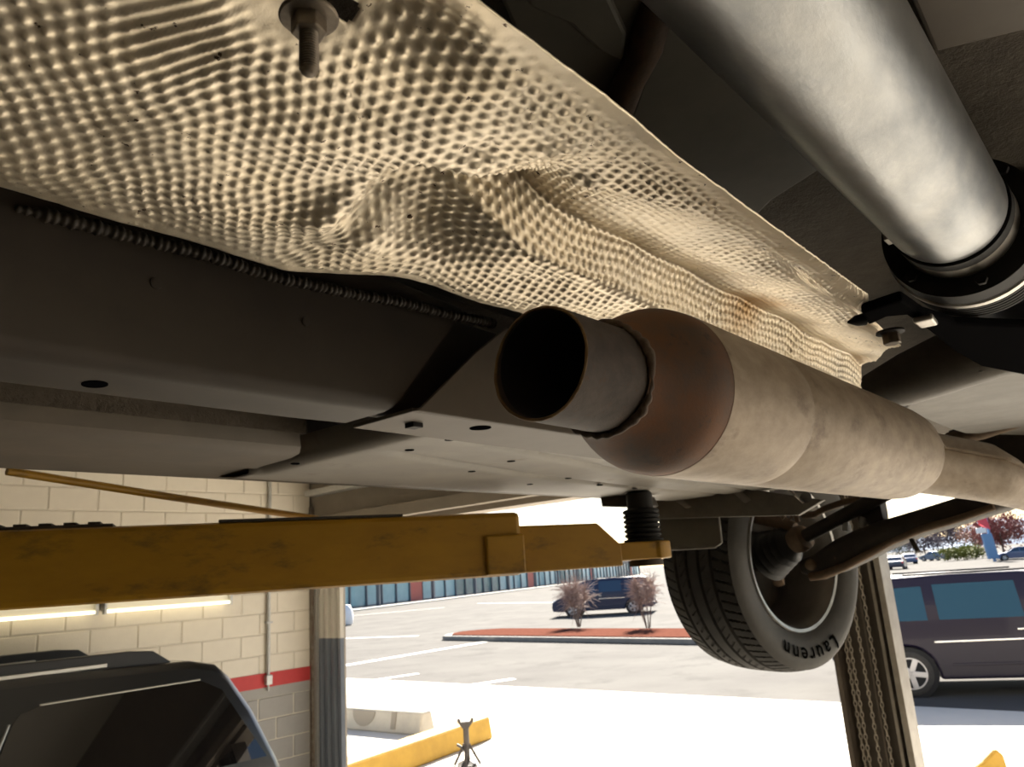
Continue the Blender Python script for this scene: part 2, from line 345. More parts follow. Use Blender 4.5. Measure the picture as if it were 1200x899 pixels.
# ================================================================== EXHAUST HEAT SHIELD
SHZ = 0.211
def smooth(a, b, x): t = np.clip((x-a)/(b-a), 0, 1); return t*t*(3-2*t)
def make_shield():
    X0, X1, dx = -0.10, 1.16, 0.00135
    ns = 212
    xs = np.arange(X0, X1, dx); s = np.linspace(0, 1, ns)
    kn = np.array([0, .10, .50, .64, 1.0])
    flatY = np.array([.161, .187, .283, .312, .424]); flatZ = np.array([.2115, .2135, .2125, .212, .2115])
    chY = np.array([.165, .190, .288, .302, .392]); chZ = np.array([.2115, .220, .252, .2125, .215])
    w = smooth(.27, .36, xs)[:, None]
    def interp(v): return np.interp(s, kn, v)[None, :]
    def soft(a, k=7):
        ker = np.hanning(k+2)[1:-1]; ker /= ker.sum(); p = np.pad(a, k//2, mode='edge')
        # keep slope at the ends
        p[:k//2] = a[0]-(a[1]-a[0])*np.arange(k//2, 0, -1); p[-(k//2):] = a[-1]+(a[-1]-a[-2])*np.arange(1, k//2+1)
        return np.convolve(p, ker, mode='valid')
    fy, fz, cy, cz = (soft(np.interp(s, kn, v)) for v in (flatY, flatZ, chY, chZ))
    Y = fy[None]*(1-w)+cy[None]*w; Z = fz[None]*(1-w)+cz[None]*w
    X = np.repeat(xs[:, None], ns, 1)
    lim = np.interp(s, [0, .03, .07, .11, .15, .22, .30, .40, .55, .8, 1], [.675, .705, .725, .75, .93, .96, 1.0, 1.06, 1.09, 1.10, 1.10])
    X = np.where(X > .5, .5+(X-.5)*(lim[None]-.5)/(X1-.5), X)
    w = smooth(.27, .36, X); Y = fy[None]*(1-w)+cy[None]*w; Z = fz[None]*(1-w)+cz[None]*w
    # the channel rises towards its end, the far flange lifts
    g = lambda x0, y0, sx, sy, th=0: np.exp(-((((X-x0)*math.cos(th)+(Y-y0)*math.sin(th))/sx)**2+((-(X-x0)*math.sin(th)+(Y-y0)*math.cos(th))/sy)**2))
    # drawn folds where the flat front turns into the channel
    fold = smooth(.245, .285, X)*(1-smooth(.292, .400, X))*np.exp(-((Y-.312)/.040)**4)
    Z = Z+.036*fold
    Z = Z+.018*smooth(.105, .15, X)*(1-smooth(.165, .240, X))*np.exp(-((Y-.192)/.030)**2)*smooth(0, .12, np.broadcast_to(s[None], X.shape))
    Z = Z-.008*g(.258, .338, .013, .026, .5)-.006*g(.298, .352, .013, .022, .3)+.004*g(.240, .30, .016, .03, .3)
    Z = Z+.006*g(.275, .235, .02, .016, -.6)-.004*g(.30, .215, .015, .01, -.5)
    Z = Z-.006*g(.36, .235, .012, .010)+.003*g(.335, .255, .03, .02)
    # long soft waves
    Z = Z+(.0022*np.sin(X*19+Y*31)*np.sin(Y*44-1.1+X*7)+.0012*np.sin(X*57+2)*np.sin(Y*61))*smooth(0, .15, np.broadcast_to(s[None], X.shape))
    # end: the shield bends down at its far end
    Z = Z-.010*smooth(1.02, 1.12, X)
    # dimples: triangular lattice laid along the unrolled sheet
    ds = np.sqrt(np.diff(Y, axis=1)**2+np.diff(Z, axis=1)**2); arc = np.concatenate([np.zeros((len(xs), 1)), np.cumsum(ds, 1)], 1)
    V = arc+.166
    wob = .0012*np.sin(X*40)*np.sin(V*55+1)+.0006*np.sin(X*130+V*90)
    a = .0087; k = 4*math.pi/(a*math.sqrt(3)); Xw = X+wob; Vw = V-wob
    c1 = np.cos(k*(Xw*math.cos(math.radians(30))+Vw*.5)); c2 = np.cos(k*Vw); c3 = np.cos(k*(-Xw*math.cos(math.radians(30))+Vw*.5))
    bump = np.clip((c1+c2+c3+1.5)/4.5, 0, 1)**2.0
    ridge = np.clip((c1+1)/2, 0, 1)**1.6*.8
    rw = np.exp(-(((X-.118)*.5+(Y-.255)*.866)/.030)**2-((-(X-.118)*.866+(Y-.255)*.5)/.020)**2)
    rw = np.clip(rw*1.6, 0, 1)
    bump = bump*(1-rw)+ridge*rw
    amp = .0020*np.ones_like(X)*(1+.25*np.sin(X*23+1)*np.sin(Y*37+X*11))
    bx, by = BOLT
    rb = np.sqrt(((X-bx)*1.0)**2+((Y-by)*1.0)**2)
    amp *= smooth(.018, .040, rb)*.98+.02
    amp *= smooth(.01, .09, np.broadcast_to(s[None], X.shape))*.9+.1; amp *= 1-.92*smooth(.955, .985, np.broadcast_to(s[None], X.shape))
    amp *= 1-.5*smooth(.38, .46, X)*(s[None] < .5)
    amp *= 1-.25*fold; amp *= 1-.45*smooth(.375, .41, Y)*(1-smooth(.22, .30, X))
    rn = RNG.normal(size=(len(xs)//6+3, ns//6+3)); ix = np.arange(len(xs))/6; iy = np.arange(ns)/6
    i0 = ix.astype(int); j0 = iy.astype(int); fx = (ix-i0)[:, None]; fy2 = (iy-j0)[None]
    nz = rn[np.ix_(i0, j0)]*(1-fx)*(1-fy2)+rn[np.ix_(i0+1, j0)]*fx*(1-fy2)+rn[np.ix_(i0, j0+1)]*(1-fx)*fy2+rn[np.ix_(i0+1, j0+1)]*fx*fy2
    amp *= np.clip(1+.18*nz, .4, 1.6)
    disp = -amp*bump+.00022*nz
    # displace along the sheet normal
    dYs = np.gradient(Y, axis=1); dZs = np.gradient(Z, axis=1); ln = np.sqrt(dYs**2+dZs**2)+1e-9
    Y2 = Y-dZs/ln*disp; Z2 = Z+dYs/ln*disp
    P = np.stack([X, Y2, Z2], -1)
    nx = len(xs)
    idx = np.arange(nx*ns).reshape(nx, ns)
    Q = np.stack([idx[:-1, :-1], idx[1:, :-1], idx[1:, 1:], idx[:-1, 1:]], -1)
    cx = X[:-1, :-1]; cy_ = Y[:-1, :-1]; cs = np.broadcast_to(s[None, :-1], cx.shape)
    keep = np.ones(cx.shape, bool)
    # keyhole slot beside the stud
    sx0, sy0 = SLOT0; sx1, sy1 = SLOT1; L2 = (sx1-sx0)**2+(sy1-sy0)**2
    tt = np.clip(((cx-sx0)*(sx1-sx0)+(cy_-sy0)*(sy1-sy0))/L2, 0, 1)
    keep &= np.hypot(cx-sx0-tt*(sx1-sx0), cy_-sy0-tt*(sy1-sy0)) > .0042
    Q = Q[keep]
    used = np.zeros(nx*ns, bool); used[Q.ravel()] = True; remap = np.cumsum(used)-1
    return P.reshape(-1, 3)[used], remap[Q]
BOLT = tuple(onZ(362, 18, SHZ)[:2])
SLOT0 = tuple(onZ(388, 34, SHZ)[:2]); SLOT1 = tuple(onZ(409, 46, SHZ)[:2])
def shield_stain():
    t = M['shield'].node_tree; N = t.nodes; L = t.links; b_ = N['Principled BSDF']; src = b_.inputs['Base Color'].links[0].from_socket
    tc = N.new('ShaderNodeTexCoord'); acc = src
    for (px_, py_, yy, r_) in ((868, 350, .292, .055), (905, 325, .262, .05), (1000, 400, .29, .05)):
        c = onY(px_, py_, yy)-np.array([.4, .29, SHZ])
        d_ = N.new('ShaderNodeVectorMath'); d_.operation = 'DISTANCE'; d_.inputs[1].default_value = tuple(c); L.new(tc.outputs['Object'], d_.inputs[0])
        mr = N.new('ShaderNodeMapRange'); mr.inputs[1].default_value = r_; mr.inputs[2].default_value = r_*.1; mr.inputs[4].default_value = 1.3; L.new(d_.outputs['Value'], mr.inputs[0])
        nz = N.new('ShaderNodeTexNoise'); nz.inputs['Scale'].default_value = 60; L.new(tc.outputs['Object'], nz.inputs['Vector'])
        mu = N.new('ShaderNodeMath'); mu.operation = 'MULTIPLY'; L.new(mr.outputs[0], mu.inputs[0]); L.new(nz.outputs['Fac'], mu.inputs[1])
        mx = N.new('ShaderNodeMix'); mx.data_type = 'RGBA'; L.new(mu.outputs[0], mx.inputs[0]); L.new(acc, mx.inputs[6]); mx.inputs[7].default_value = (.52, .30, .10, 1); acc = mx.outputs[2]
    L.new(acc, b_.inputs['Base Color'])
shield_stain()
shield = empty('heat_shield', (0.4, 0.29, SHZ), 'dimpled tan metal heat shield arched above the cut exhaust pipe', 'heat shield')
P, Q = make_shield(); P = P-ORG[shield.name]
me = bpy.data.meshes.new('sheet'); me.vertices.add(len(P)); me.vertices.foreach_set('co', P.ravel())
me.loops.add(Q.size); me.loops.foreach_set('vertex_index', Q.ravel().astype(np.int32))
me.polygons.add(len(Q)); me.polygons.foreach_set('loop_start', np.arange(0, Q.size, 4, dtype=np.int32)); me.polygons.foreach_set('loop_total', np.full(len(Q), 4, np.int32))
me.polygons.foreach_set('use_smooth', np.ones(len(Q), bool)); me.update(calc_edges=True); me.validate()
me.materials.append(M['shield'])
so_ = bpy.data.objects.new('sheet', me); COL.objects.link(so_); so_.parent = shield; ORG[so_.name] = ORG[shield.name]
sm = so_.modifiers.new('thickness', 'SOLIDIFY'); sm.thickness = 0.0009; sm.offset = 1
def hexpoly(c, r, z, rot=0.3): return [(c[0]+r*math.cos(rot+i*math.pi/3), c[1]+r*math.sin(rot+i*math.pi/3), z) for i in range(6)]
bz = SHZ-.0005
MB().lathe([(-.0006, .0108), (.0006, .0112), (.0014, .0105), (.0016, .0035)], (BOLT[0], BOLT[1], bz), (0, 0, -1), 40).build('washer', 'bolt_steel', shield, smooth=40)
MB().prism(hexpoly(BOLT, .0068, bz-.0012), (0, 0, -.0065)).build('nut', 'bolt_steel', shield, bevel=.0006)
thr = [(0, .0034)]
for i in range(16): thr += [(.0005+i*.0011, .0037), (.0010+i*.0011, .0032)]
thr += [(.0184, .0030), (.0192, .0022)]
MB().lathe(thr, (BOLT[0], BOLT[1], bz-.006), (0, 0, -1), 24).build('stud', 'bolt_steel', shield, smooth=50)
# second fixing near the far end
b2 = onZ(1043, 388, .205)
# ================================================================== CUT EXHAUST PIPE AND MUFFLER
EY, EZ = .262, .1175; az0 = np.array([0, 0, 1.0])
ex = empty('exhaust_muffler', (.7, EY, EZ-.06), 'tan weathered exhaust muffler with rusty sawn-off inlet pipe under the heat shield', 'muffler')
AX = (1, 0, 0)
n = 96; prof = [(.404, .0345), (.338, .0340), (.3375, .0325), (.3390, .0318), (.404, .0318)]
pb = MB().lathe(prof, (0, EY, EZ), AX, n, caps=False)
v = np.array(pb.v); # ragged saw cut
for i, q in enumerate(pb.v):
    if q[0] < .34:
        a = math.atan2(q[2]-EZ, q[1]-EY); d = .0008*math.sin(3*a+.4)+.0002*math.sin(17*a)+.0020*math.cos(a-2.2)
        pb.v[i] = (q[0]+d, q[1], q[2])
po = pb.build('cut_pipe', 'pipe_rusty', ex, smooth=40)
MB().lathe([(.3400, .0316), (.47, .0316), (.471, .001)], (0, EY, EZ), AX, 64, caps=False).build('pipe_bore', 'soot', ex, smooth=50)
rb_ = MB(); pth_ = []
for i in range(97):
    a = 2*math.pi*i/96; d = .0008*math.sin(3*a+.4)+.0002*math.sin(17*a)+.0020*math.cos(a-2.2)
    pth_.append((.3378+d, EY+.0331*math.cos(a), EZ+.0331*math.sin(a)))
rb_.tube(pth_, .0010, 6, caps=False); rb_.build('cut_edge', 'cut_edge', ex, smooth=60)
# weld bead
wb = MB(); path = []; rr = []
for i in range(181):
    a = 2*math.pi*i/180; r = .0362+.0004*math.sin(a*26)+.0005*math.sin(a*7)
    path.append((.4015+.0008*math.sin(a*2+1)+.0003*math.sin(a*13), EY+r*math.cos(a), EZ+r*math.sin(a))); rr.append(.0025+.0003*math.sin(a*31)+.0007*math.sin(a*5))
wb.tube(path, rr, 10, caps=False); wb.build('weld_bead', 'weld_rust', ex, smooth=60)
cone = [(.400, .0362), (.408, .0384), (.420, .0438), (.432, .0494), (.442, .0538), (.448, .0560), (.454, .0573), (.461, .0580), (.470, .0581)]
MB().lathe(cone, (0, EY, EZ), AX, 72, caps=False).build('inlet_cone', 'cone_rust', ex, smooth=60)
body = [(.469, .0583), (.4705, .0586), (.60, .0586), (.613, .0586), (.6145, .0581), (.616, .0586), (.80, .0588), (1.02, .0586), (1.05, .0575), (1.07, .0545), (1.085, .049), (1.092, .044)]
MB().lathe(body, (0, EY, EZ), AX, 96, caps=False).build('muffler_body', 'muffler', ex, smooth=60)
# outlet: two pressed half shells with a seam, then a pipe
OC = [(np.array([1.085, EY, EZ]), .045), (np.array([1.15, EY, EZ-.003]), .043)]+[(onX(px_, py_, xx_), rr_) for px_, py_, xx_, rr_ in ((1150, 553, 1.24, .041), (1172, 562, 1.30, .037), (1190, 574, 1.34, .027), (1225, 584, 1.42, .027), (1290, 600, 1.55, .027), (1340, 606, 1.75, .027), (1360, 607, 2.2, .027))]
secs = []
for i, (c, r_) in enumerate(OC):
    d_ = OC[min(i+1, len(OC)-1)][0]-OC[max(i-1, 0)][0]; _, q1, q2 = frame(d_)
    secs.append([c+r_*math.cos(t)*q1+r_*math.sin(t)*q2 for t in [2*math.pi*k_/40 for k_ in range(40)]])
MB().loft(secs).build('outlet_shell', 'muffler', ex, smooth=50)
sb = MB()
for sgn in (-1, 1):
    secs = []
    for i, (c, r_) in enumerate(OC[:5]):
        d_ = OC[min(i+1, len(OC)-1)][0]-OC[max(i-1, 0)][0]; _, q1, q2 = frame(d_)
        a0_ = c+sgn*q1*(r_-.004)+az0*.010; a1_ = c+sgn*q1*(r_+.005)+az0*.010
        secs.append([a0_-az0*.0015, a1_-az0*.0015, a1_+az0*.0015, a0_+az0*.0015])
    sb.loft(secs)
sb.build('outlet_seam', 'muffler', ex)

# ================================================================== PROPELLER SHAFT
PY, PZ, PR = .102, .282, .047
ps = empty('propeller_shaft', (.45, PY, PZ-PR), 'thick silver galvanised drive shaft tube running to a black joint', 'drive shaft')
A0 = (0, PY, PZ)
MB().lathe([(-.6, PR), (.70, PR), (.716, PR), (.727, PR-.001), (.735, PR-.004), (.739, PR-.010)], A0, AX, 96, caps=False).build('shaft_tube', 'zinc', ps, smooth=50)
MB().lathe([(.728, PR-.012), (.730, PR+.0012), (.745, PR+.0016), (.752, PR-.003)], A0, AX, 80, caps=False).build('dark_gap_ring', 'black_steel', ps, smooth=40)
MB().lathe([(.744, PR-.010), (.745, PR+.001), (.768, PR+.002), (.772, PR-.006)], A0, AX, 80, caps=False).build('collar_ring', 'bright_ring', ps, smooth=40)
MB().lathe([(.768, .020), (.769, .060), (.772, .0655), (.790, .067), (.796, .0675)], A0, AX, 96, caps=False).build('joint_flange', 'black_steel', ps, smooth=40)
MB().lathe([(.795, .0672), (.797, .0690), (.806, .0690), (.808, .066)], A0, AX, 96, caps=False).build('joint_rim', 'bright_ring', ps, smooth=40)
prof = [(.806, .066)]
for i in range(5): prof += [(.809+i*.008, .0655), (.811+i*.008, .0685), (.814+i*.008, .0685), (.816+i*.008, .0655)]
prof += [(.86, .05), (.90, .040), (2.3, .040)]
MB().lathe(prof, A0, AX, 80).build('joint_bellows', 'black_steel', ps, smooth=35)
for i in range(6):
    a = i*math.pi/3+.35; c = (.7665, PY+.0575*math.cos(a), PZ+.0575*math.sin(a))
    bb = MB(); poly = [(c[0], c[1]+.0052*math.cos(t), c[2]+.0052*math.sin(t)) for t in [k*math.pi/3 for k in range(6)]]
    bb.prism(poly, (-.006, 0, 0)); bb.build('flange_bolt', 'black_steel', ps, bevel=.0006)
MB().box((.706, PY+.0445, PZ-.016), (.722, PY+.0490, PZ-.008)).build('balance_weight', 'bright_ring', ps, bevel=.0006)

# ================================================================== VEHICLE UNDERBODY
ub = empty('vehicle_underbody', (.3, .5, .14), 'dark brown lifted vehicle underbody with frame rail, sill and floor panels', 'underbody')
RY0, RY1, RZ = .480, .555, .140
def rail_sec(x, y0, y1, z0, z1, r=.010, skew=0.0):
    pts = []
    for cy, cz, a0 in ((y0+r, z0+r, 180), (y1-r, z0+r, 270), (y1-r, z1-r, 0), (y0+r, z1-r, 90)):
        for k in range(5):
            a = math.radians(a0+90*k/4); yy, zz = cy+r*math.cos(a), cz+r*math.sin(a)
            pts.append((x+skew*(zz-z0), yy, zz))
    return pts
MB().loft([rail_sec(-1.2, RY0, RY1, RZ, .30, .012), rail_sec(.1, RY0, RY1, RZ, .30, .012), rail_sec(.36, RY0, RY1, RZ, .27, .012), rail_sec(.415, RY0, RY1, RZ+.001, .255, .012, .85)]).build('frame_rail', 'rail_paint', ub, smooth=40)
MB().loft([rail_sec(.43, .505, .552, .150, .25, .008), rail_sec(.99, .505, .552, .150, .25, .008)]).build('inner_rail', 'rail_paint', ub, smooth=40)
# undercoat bead along the top seam
SEAMZ = [onY(px_, py_, RY0)[2] for px_, py_ in ((90, 262), (180, 285), (330, 326), (450, 352), (575, 377))]
bb = MB(); path = []; rr = []
for i in range(520):
    x = .13+.42*i/519; z = float(np.interp(x, [.13, .18, .30, .42, .56], SEAMZ)); path.append((x, RY0-.001+.0012*math.sin(x*70), z+.0012*math.sin(x*33))); rr.append(.0046+.0006*math.sin(i*2*math.pi/6.0)+.0006*math.sin(i*.37)+(0 if i > 25 else -.003*(1-i/25)))
bb.tube(path, rr, 9); bb.build('seam_bead', 'rail_paint', ub, smooth=60)
for (px, py, r) in ((183, 332, .0045), (358, 377, .0038)):
    c = onY(px, py, RY0); MB().lathe([(-.001, r), (.0008, r*.9), (.0012, r*.5), (.0008, .0003)], c, (0, -1, 0), 20).build('spot_dent', 'rail_paint', ub, smooth=60)
def hole(px, py, z, r, name='drain_hole', asp=1.0):
    c = onZ(px, py, z-.0006); bb = MB()
    poly = [(c[0]+r*asp*math.cos(2*math.pi*i/24), c[1]+r*math.sin(2*math.pi*i/24), z-.0006) for i in range(24)]
    bb.prism(poly, (0, 0, .0012)); return bb.build(name, 'hole', ub)
hole(111, 451, RZ, .0095, asp=.8)
# end bracket overlapping the rail
c0 = RY0-.012
br = MB()
_bp = [onY(x, y, c0) for x, y in ((487, 489), (494, 477), (556, 414), (594, 384))]; prof_x = [(_bp[0][0], .1395)]+[(q[0], q[2]) for q in _bp[1:]]+[(.62, .236), (.98, .236), (.98, .1395)]; bx0 = _bp[0][0]
def bracket(y0, y1): return [(x, y0, z) for x, z in prof_x], [(x, y1, z) for x, z in prof_x]
br.prism([(x, c0, z) for x, z in prof_x], (0, .004, 0)); br.build('rail_end_bracket', 'bracket_paint', ub, bevel=.0012)
bt = MB(); bt.add([(.430, c0+.085, .1395), (bx0, c0+.004, .1395), (.98, c0, .1395), (.98, c0+.095, .1395), (.430, c0+.085, .1430), (bx0, c0+.004, .1430), (.98, c0, .1430), (.98, c0+.095, .1430)], [(0,3,2,1),(4,5,6,7),(0,1,5,4),(1,2,6,5),(2,3,7,6),(3,0,4,7)])
bt.build('bracket_flange', 'bracket_paint', ub, bevel=.001)
for (px, py, r, asp, nm) in ((563, 502, .0105, 1.0, 'bracket_hole'),):
    hole(px, py, .1395, r, nm, asp)
c = onZ(485, 497, .139); MB().box((c[0]-.006, c[1]-.006, .1352), (c[0]+.006, c[1]+.006, .1400)).build('square_nut', 'black_steel', ub, bevel=.0008)
# sill
SZ = .165
ss = []
for X_ in (-1.2, .51, .535):
    sk = .0
    ss.append([(X_+.02*(X_ > .5)*k*.3, y, z) for k, (y, z) in enumerate(((.800, .235), (.800, .185), (.806, .172), (.818, .166), (.845, .1645), (.930, .1650), (.945, .1655), (.948, .170), (.948, .235)))])
MB().loft(ss).build('rocker_sill', 'sill_paint', ub, smooth=35)
MB().add([(-1.2, .7985, .2349), (.55, .7985, .2349), (.55, .7985, .187), (-1.2, .7985, .187), (-1.2, .802, .2349), (.55, .802, .2349), (.55, .802, .187), (-1.2, .802, .187)], [(0,3,2,1),(4,5,6,7),(0,1,5,4),(1,2,6,5),(2,3,7,6),(3,0,4,7)]).build('sill_undercoat', 'undercoat', ub)
MB().box((-1.2, .946, .1665), (1.85, 1.055, .172)).build('sill_flange', 'sill_paint', ub, bevel=.001)
MB().box((-1.2, 1.050, .1665), (1.85, 1.062, .45)).build('outer_sill_skin', 'bracket_paint', ub, bevel=.003)
# rear floor sheet with pressed grooves
gx = np.linspace(.565, 1.85, 130); gy = np.linspace(.56, 1.058, 60)
GX, GY = np.meshgrid(gx, gy, indexing='ij')
U = (GX-.565)/1.285
GZ = .1605+.030*np.clip((.60-GY)/.04, 0, 1)**2
far = 1.0
for (y0, sl, cv) in ((.60, .16, .02), (.72, .13, .03)):
    yc = y0+sl*(GX-.565)+cv*np.sin((GX-.56)*3)
    GZ = GZ+.010*np.exp(-((GY-yc)/.008)**2)*smooth(.60, .68, GX)
GZ = GZ+.012*np.clip((GY-.98)/.07, 0, 1)**2+.05*np.exp(-((GX-.555)/.015)**2)*(GY < .95)
vs = np.stack([GX, GY, GZ], -1).reshape(-1, 3); nn = len(gy)
fsb = MB(); fsb.add(vs, [(i*nn+j, (i+1)*nn+j, (i+1)*nn+j+1, i*nn+j+1) for i in range(len(gx)-1) for j in range(nn-1)])
fo = fsb.build('floor_sheet', 'floor_sheet', ub, smooth=60); sm = fo.modifiers.new('thickness', 'SOLIDIFY'); sm.thickness = .0015
for (px, py) in ((480, 528), (527, 516), (553, 553), (599, 541), (666, 561), (621, 568), (673, 527), (744, 573), (703, 569), (346, 544)):
    r = .0065
    hole(px, py, .1588, r*.9, 'panel_hole')
# body floor above everything (closes the underbody)
MB().box((-1.4, -1.05, .372), (3.2, 1.05, .40)).build('floor_pan', 'pan_textured', ub)
MB().box((-1.4, .56, .235), (.56, .80, .26)).build('floor_pan_side', 'pan_grey', ub)
MB().box((-1.4, .424, .30), (1.3, .56, .32)).build('rail_upper_flange', 'pan_grey', ub)
# pressed tunnel panels above the shield edge
def slabZ(pix, z, th, name, m, parent=ub, bev=.003, dz=None):
    pts = [onZ(x, y, z if dz is None else z+dz[i]) for i, (x, y) in enumerate(pix)]
    return MB().prism(pts, (0, 0, th)).build(name, m, parent, bevel=bev)
slabZ(((560, -60), (700, -30), (762, 5), (735, 70), (718, 140), (640, 120)), .345, .012, 'tunnel_panel', 'pan_grey')
slabZ(((575, -90), (690, -60), (735, 40), (730, 74), (700, 60), (668, 30), (620, 10)), .338, .006, 'tunnel_panel_lip', 'pan_grey')
slabZ(((772, -20), (900, 60), (960, 200), (905, 235), (880, 260), (735, 150), (752, 100)), .350, .012, 'tunnel_panel', 'pan_grey')
slabZ(((1000, -160), (1600, -160), (1600, -60), (1095, 62)), .362, .010, 'tunnel_panel', 'bracket_paint')
MB().tube([onZ(772, 0, .345), onZ(757, 55, .340), onZ(738, 95, .338), onZ(718, 140, .337), onZ(690, 190, .335)], [.011, .012, .011, .0135, .012], 16).build('rusty_strut', 'rust_strut', ub, smooth=60)
slabZ(((1052, 240), (1500, 140), (1500, 330), (1070, 330)), .362, .006, 'tunnel_panel', 'black_steel')
# gearbox cross member at the right
xm = MB()
xm.prism([onZ(x, y, .205) for x, y in ((1010, 368), (1030, 361), (1058, 352), (1085, 370), (1120, 381), (1200, 384), (1500, 384), (1500, 445), (1200, 440), (1150, 430), (1118, 412), (1088, 388), (1062, 370), (1040, 372), (1018, 382))], (0, 0, .010))
xm.build('crossmember_plate', 'flat_black', ub, bevel=.003)
bn = onZ(1043, 388, .203)
MB().lathe([(0, .0125), (.002, .0130), (.003, .0095)], bn, (0, 0, -1), 30).build('crossmember_washer', 'black_steel', ub, smooth=40)
MB().prism([(bn[0]+.0085*math.cos(i*math.pi/3), bn[1]+.0085*math.sin(i*math.pi/3), bn[2]-.002) for i in range(6)], (0, 0, -.011)).build('crossmember_bolt', 'bolt_steel', ub, bevel=.001)
c = onZ(1013, 374, .208); MB().lathe([(0, .006), (.008, .005), (.016, .001)], c, (-.5, .6, -.1), 16).build('rubber_peg', 'black_steel', ub, smooth=60)
c = onZ(1085, 372, .203); MB().prism([(c[0]-.012, c[1]+.009, c[2]), (c[0]+.014, c[1]+.009, c[2]), (c[0]+.016, c[1]-.006, c[2]), (c[0]-.012, c[1]-.008, c[2])], (0, 0, -.006)).build('bright_tab', 'bright_ring', ub, bevel=.002)
# curved grey member and tan panel under it
cm = MB(); secs = []
for (px, py, w, h) in ((1018, 462, .035, .03), (1060, 445, .045, .04), (1110, 425, .05, .045), (1170, 405, .05, .045), (1230, 390, .05, .045), (1400, 355, .05, .045), (1700, 300, .05, .045)):
    c = onX(px, py, 1.28); secs.append([(c[0]+w*math.cos(t), c[1], c[2]+h*math.sin(t)) for t in [2*math.pi*i/20 for i in range(20)]])
cm.loft(secs); cm.build('curved_member', 'beam_grey', ub, smooth=60)
slabZ(((1060, 480), (1090, 452), (1150, 436), (1500, 420), (1500, 520), (1130, 508), (1105, 500)), .235, .01, 'tan_floor_panel', 'beam_grey')
MB().tube([onX(1112, 515, 2.0), onX(1150, 507, 1.98), onX(1180, 497, 1.96), onX(1230, 480, 1.95)], .016, 12).build('brake_line', 'cast_rust', ub, smooth=60)
MB().prism([onX(x, y, 2.15) for x, y in ((1110, 505), (1205, 480), (1400, 430), (1700, 400), (1700, 560), (1400, 560), (1260, 572), (1200, 560), (1150, 535))], (.05, 0, 0)).build('rear_bulkhead', 'cast_dark', ub, bevel=.004)
# body shell above (seen only from the side)
MB().add([(-1.5, -1.06, .40), (3.3, -1.06, .40), (3.3, 1.066, .40), (-1.5, 1.066, .40), (-1.5, -.95, 1.35), (3.0, -.95, 1.35), (3.0, .95, 1.35), (-1.5, .95, 1.35)], [(0,3,2,1),(4,5,6,7),(0,1,5,4),(1,2,6,5),(2,3,7,6),(3,0,4,7)]).build('body_shell', 'body_far', ub, bevel=.06)

# brackets in front of the wheel
def slabX(pix, X_, th, name, m, parent, bev=.002):
    return MB().prism([onX(x, y, X_) for x, y in pix], (th, 0, 0)).build(name, m, parent, bevel=bev)
slabX(((752, 586), (790, 570), (870, 572), (965, 586), (935, 604), (850, 606), (774, 608)), 1.80, .02, 'closing_plate', 'beam_grey', ub)
for (a, b_, c_, d) in (((776, 577), (787, 577), (810, 594), (803, 596)), ((850, 570), (862, 571), (880, 586), (872, 590))):
    slabX((a, b_, c_, d), 1.792, .008, 'plate_rib', 'floor_sheet', ub, .004)
slabX(((772, 612), (768, 604), (841, 601), (845, 636), (841, 640), (770, 644)), 1.84, .012, 'dark_guard_plate', 'pan_grey', ub)
MB().tube([onX(769, 645, 1.835), onX(838, 641, 1.835), onX(845, 636, 1.835), onX(841, 601, 1.835)], .0035, 8).build('guard_plate_edge', 'beam_grey', ub, smooth=60)
slabX(((703, 581), (740, 581), (745, 592), (740, 594), (705, 594)), 1.48, .10, 'lift_point_block', 'cast_dark', ub)
# drain hose stub below the muffler
p = [onX(925, 574, 1.42), onX(932, 581, 1.42), onX(938, 586, 1.41)]
q = onX(944, 583, 1.40)
MB().tube([onX(936, 572, 1.44), q], [.012, .0105], 16, caps=False).build('hose_stub', 'beam_grey', ub, smooth=60)
MB().tube(p+[onX(941, 589, 1.40)], .002, 6).build('hose_clip', 'bright_ring', ub)

# ================================================================== WHEEL
WC = np.array([2.40, 1.03, .005]); WYAW = -.22
wax = np.array([-math.sin(WYAW), math.cos(WYAW), 0.03]); wax /= np.linalg.norm(wax)     # points outboard
wh = empty('road_wheel', (WC[0], WC[1], WC[2]-.34), 'black road tyre on a silver alloy rim hanging below the lifted vehicle', 'wheel')
a_, e1, e2 = frame(wax)
TW, TR, RR = .135, .340, .222
# tyre: half profile from inner bead to outer bead
tp = []
def sidew(sg):
    return [(sg*.100, RR), (sg*.112, RR+.006), (sg*.124, .250), (sg*.1325, .277), (sg*.134, .298), (sg*.130, .316), (sg*.122, .328)]
hs = np.linspace(-.116, .116, 59)
prof = sidew(-1)+[(h, None) for h in hs]+sidew(1)[::-1]
na = 576
tb = MB(); vs = []
for (h, r) in prof:
    for i in range(na):
        t = 2*math.pi*i/na
        if r is None:
            rr0 = TR-.012*(abs(h)/.116)**3.2
            for g0 in (-.066, -.022, .022, .066):
                if abs(h-g0) < .0052: rr0 -= .0075
            ph = (i/na*72+abs(h)*(12 if h < 0 else -12)) % 1.0
            if abs(h) > .074 and ph < .17: rr0 -= .006
            ph2 = (i/na*72+h*30) % 1.0
            if .026 < abs(h) < .052 and ph2 < .13: rr0 -= .004
            r_ = rr0
        else: r_ = r
        vs.append(WC+a_*h+r_*(math.cos(t)*e1+math.sin(t)*e2))
m = len(prof)
tb.add(vs, [(j*na+i, j*na+(i+1)%na, (j+1)*na+(i+1)%na, (j+1)*na+i) for j in range(m-1) for i in range(na)])
tyre = tb.build('tyre', 'rubber', wh, smooth=35)
tyre.data.materials.append(M['sidewall'])
npp = len(tyre.data.polygons); mi = np.zeros(npp, np.int32)
for j in list(range(0, 6))+list(range(m-7, m-1)): mi[j*na:(j+1)*na] = 1
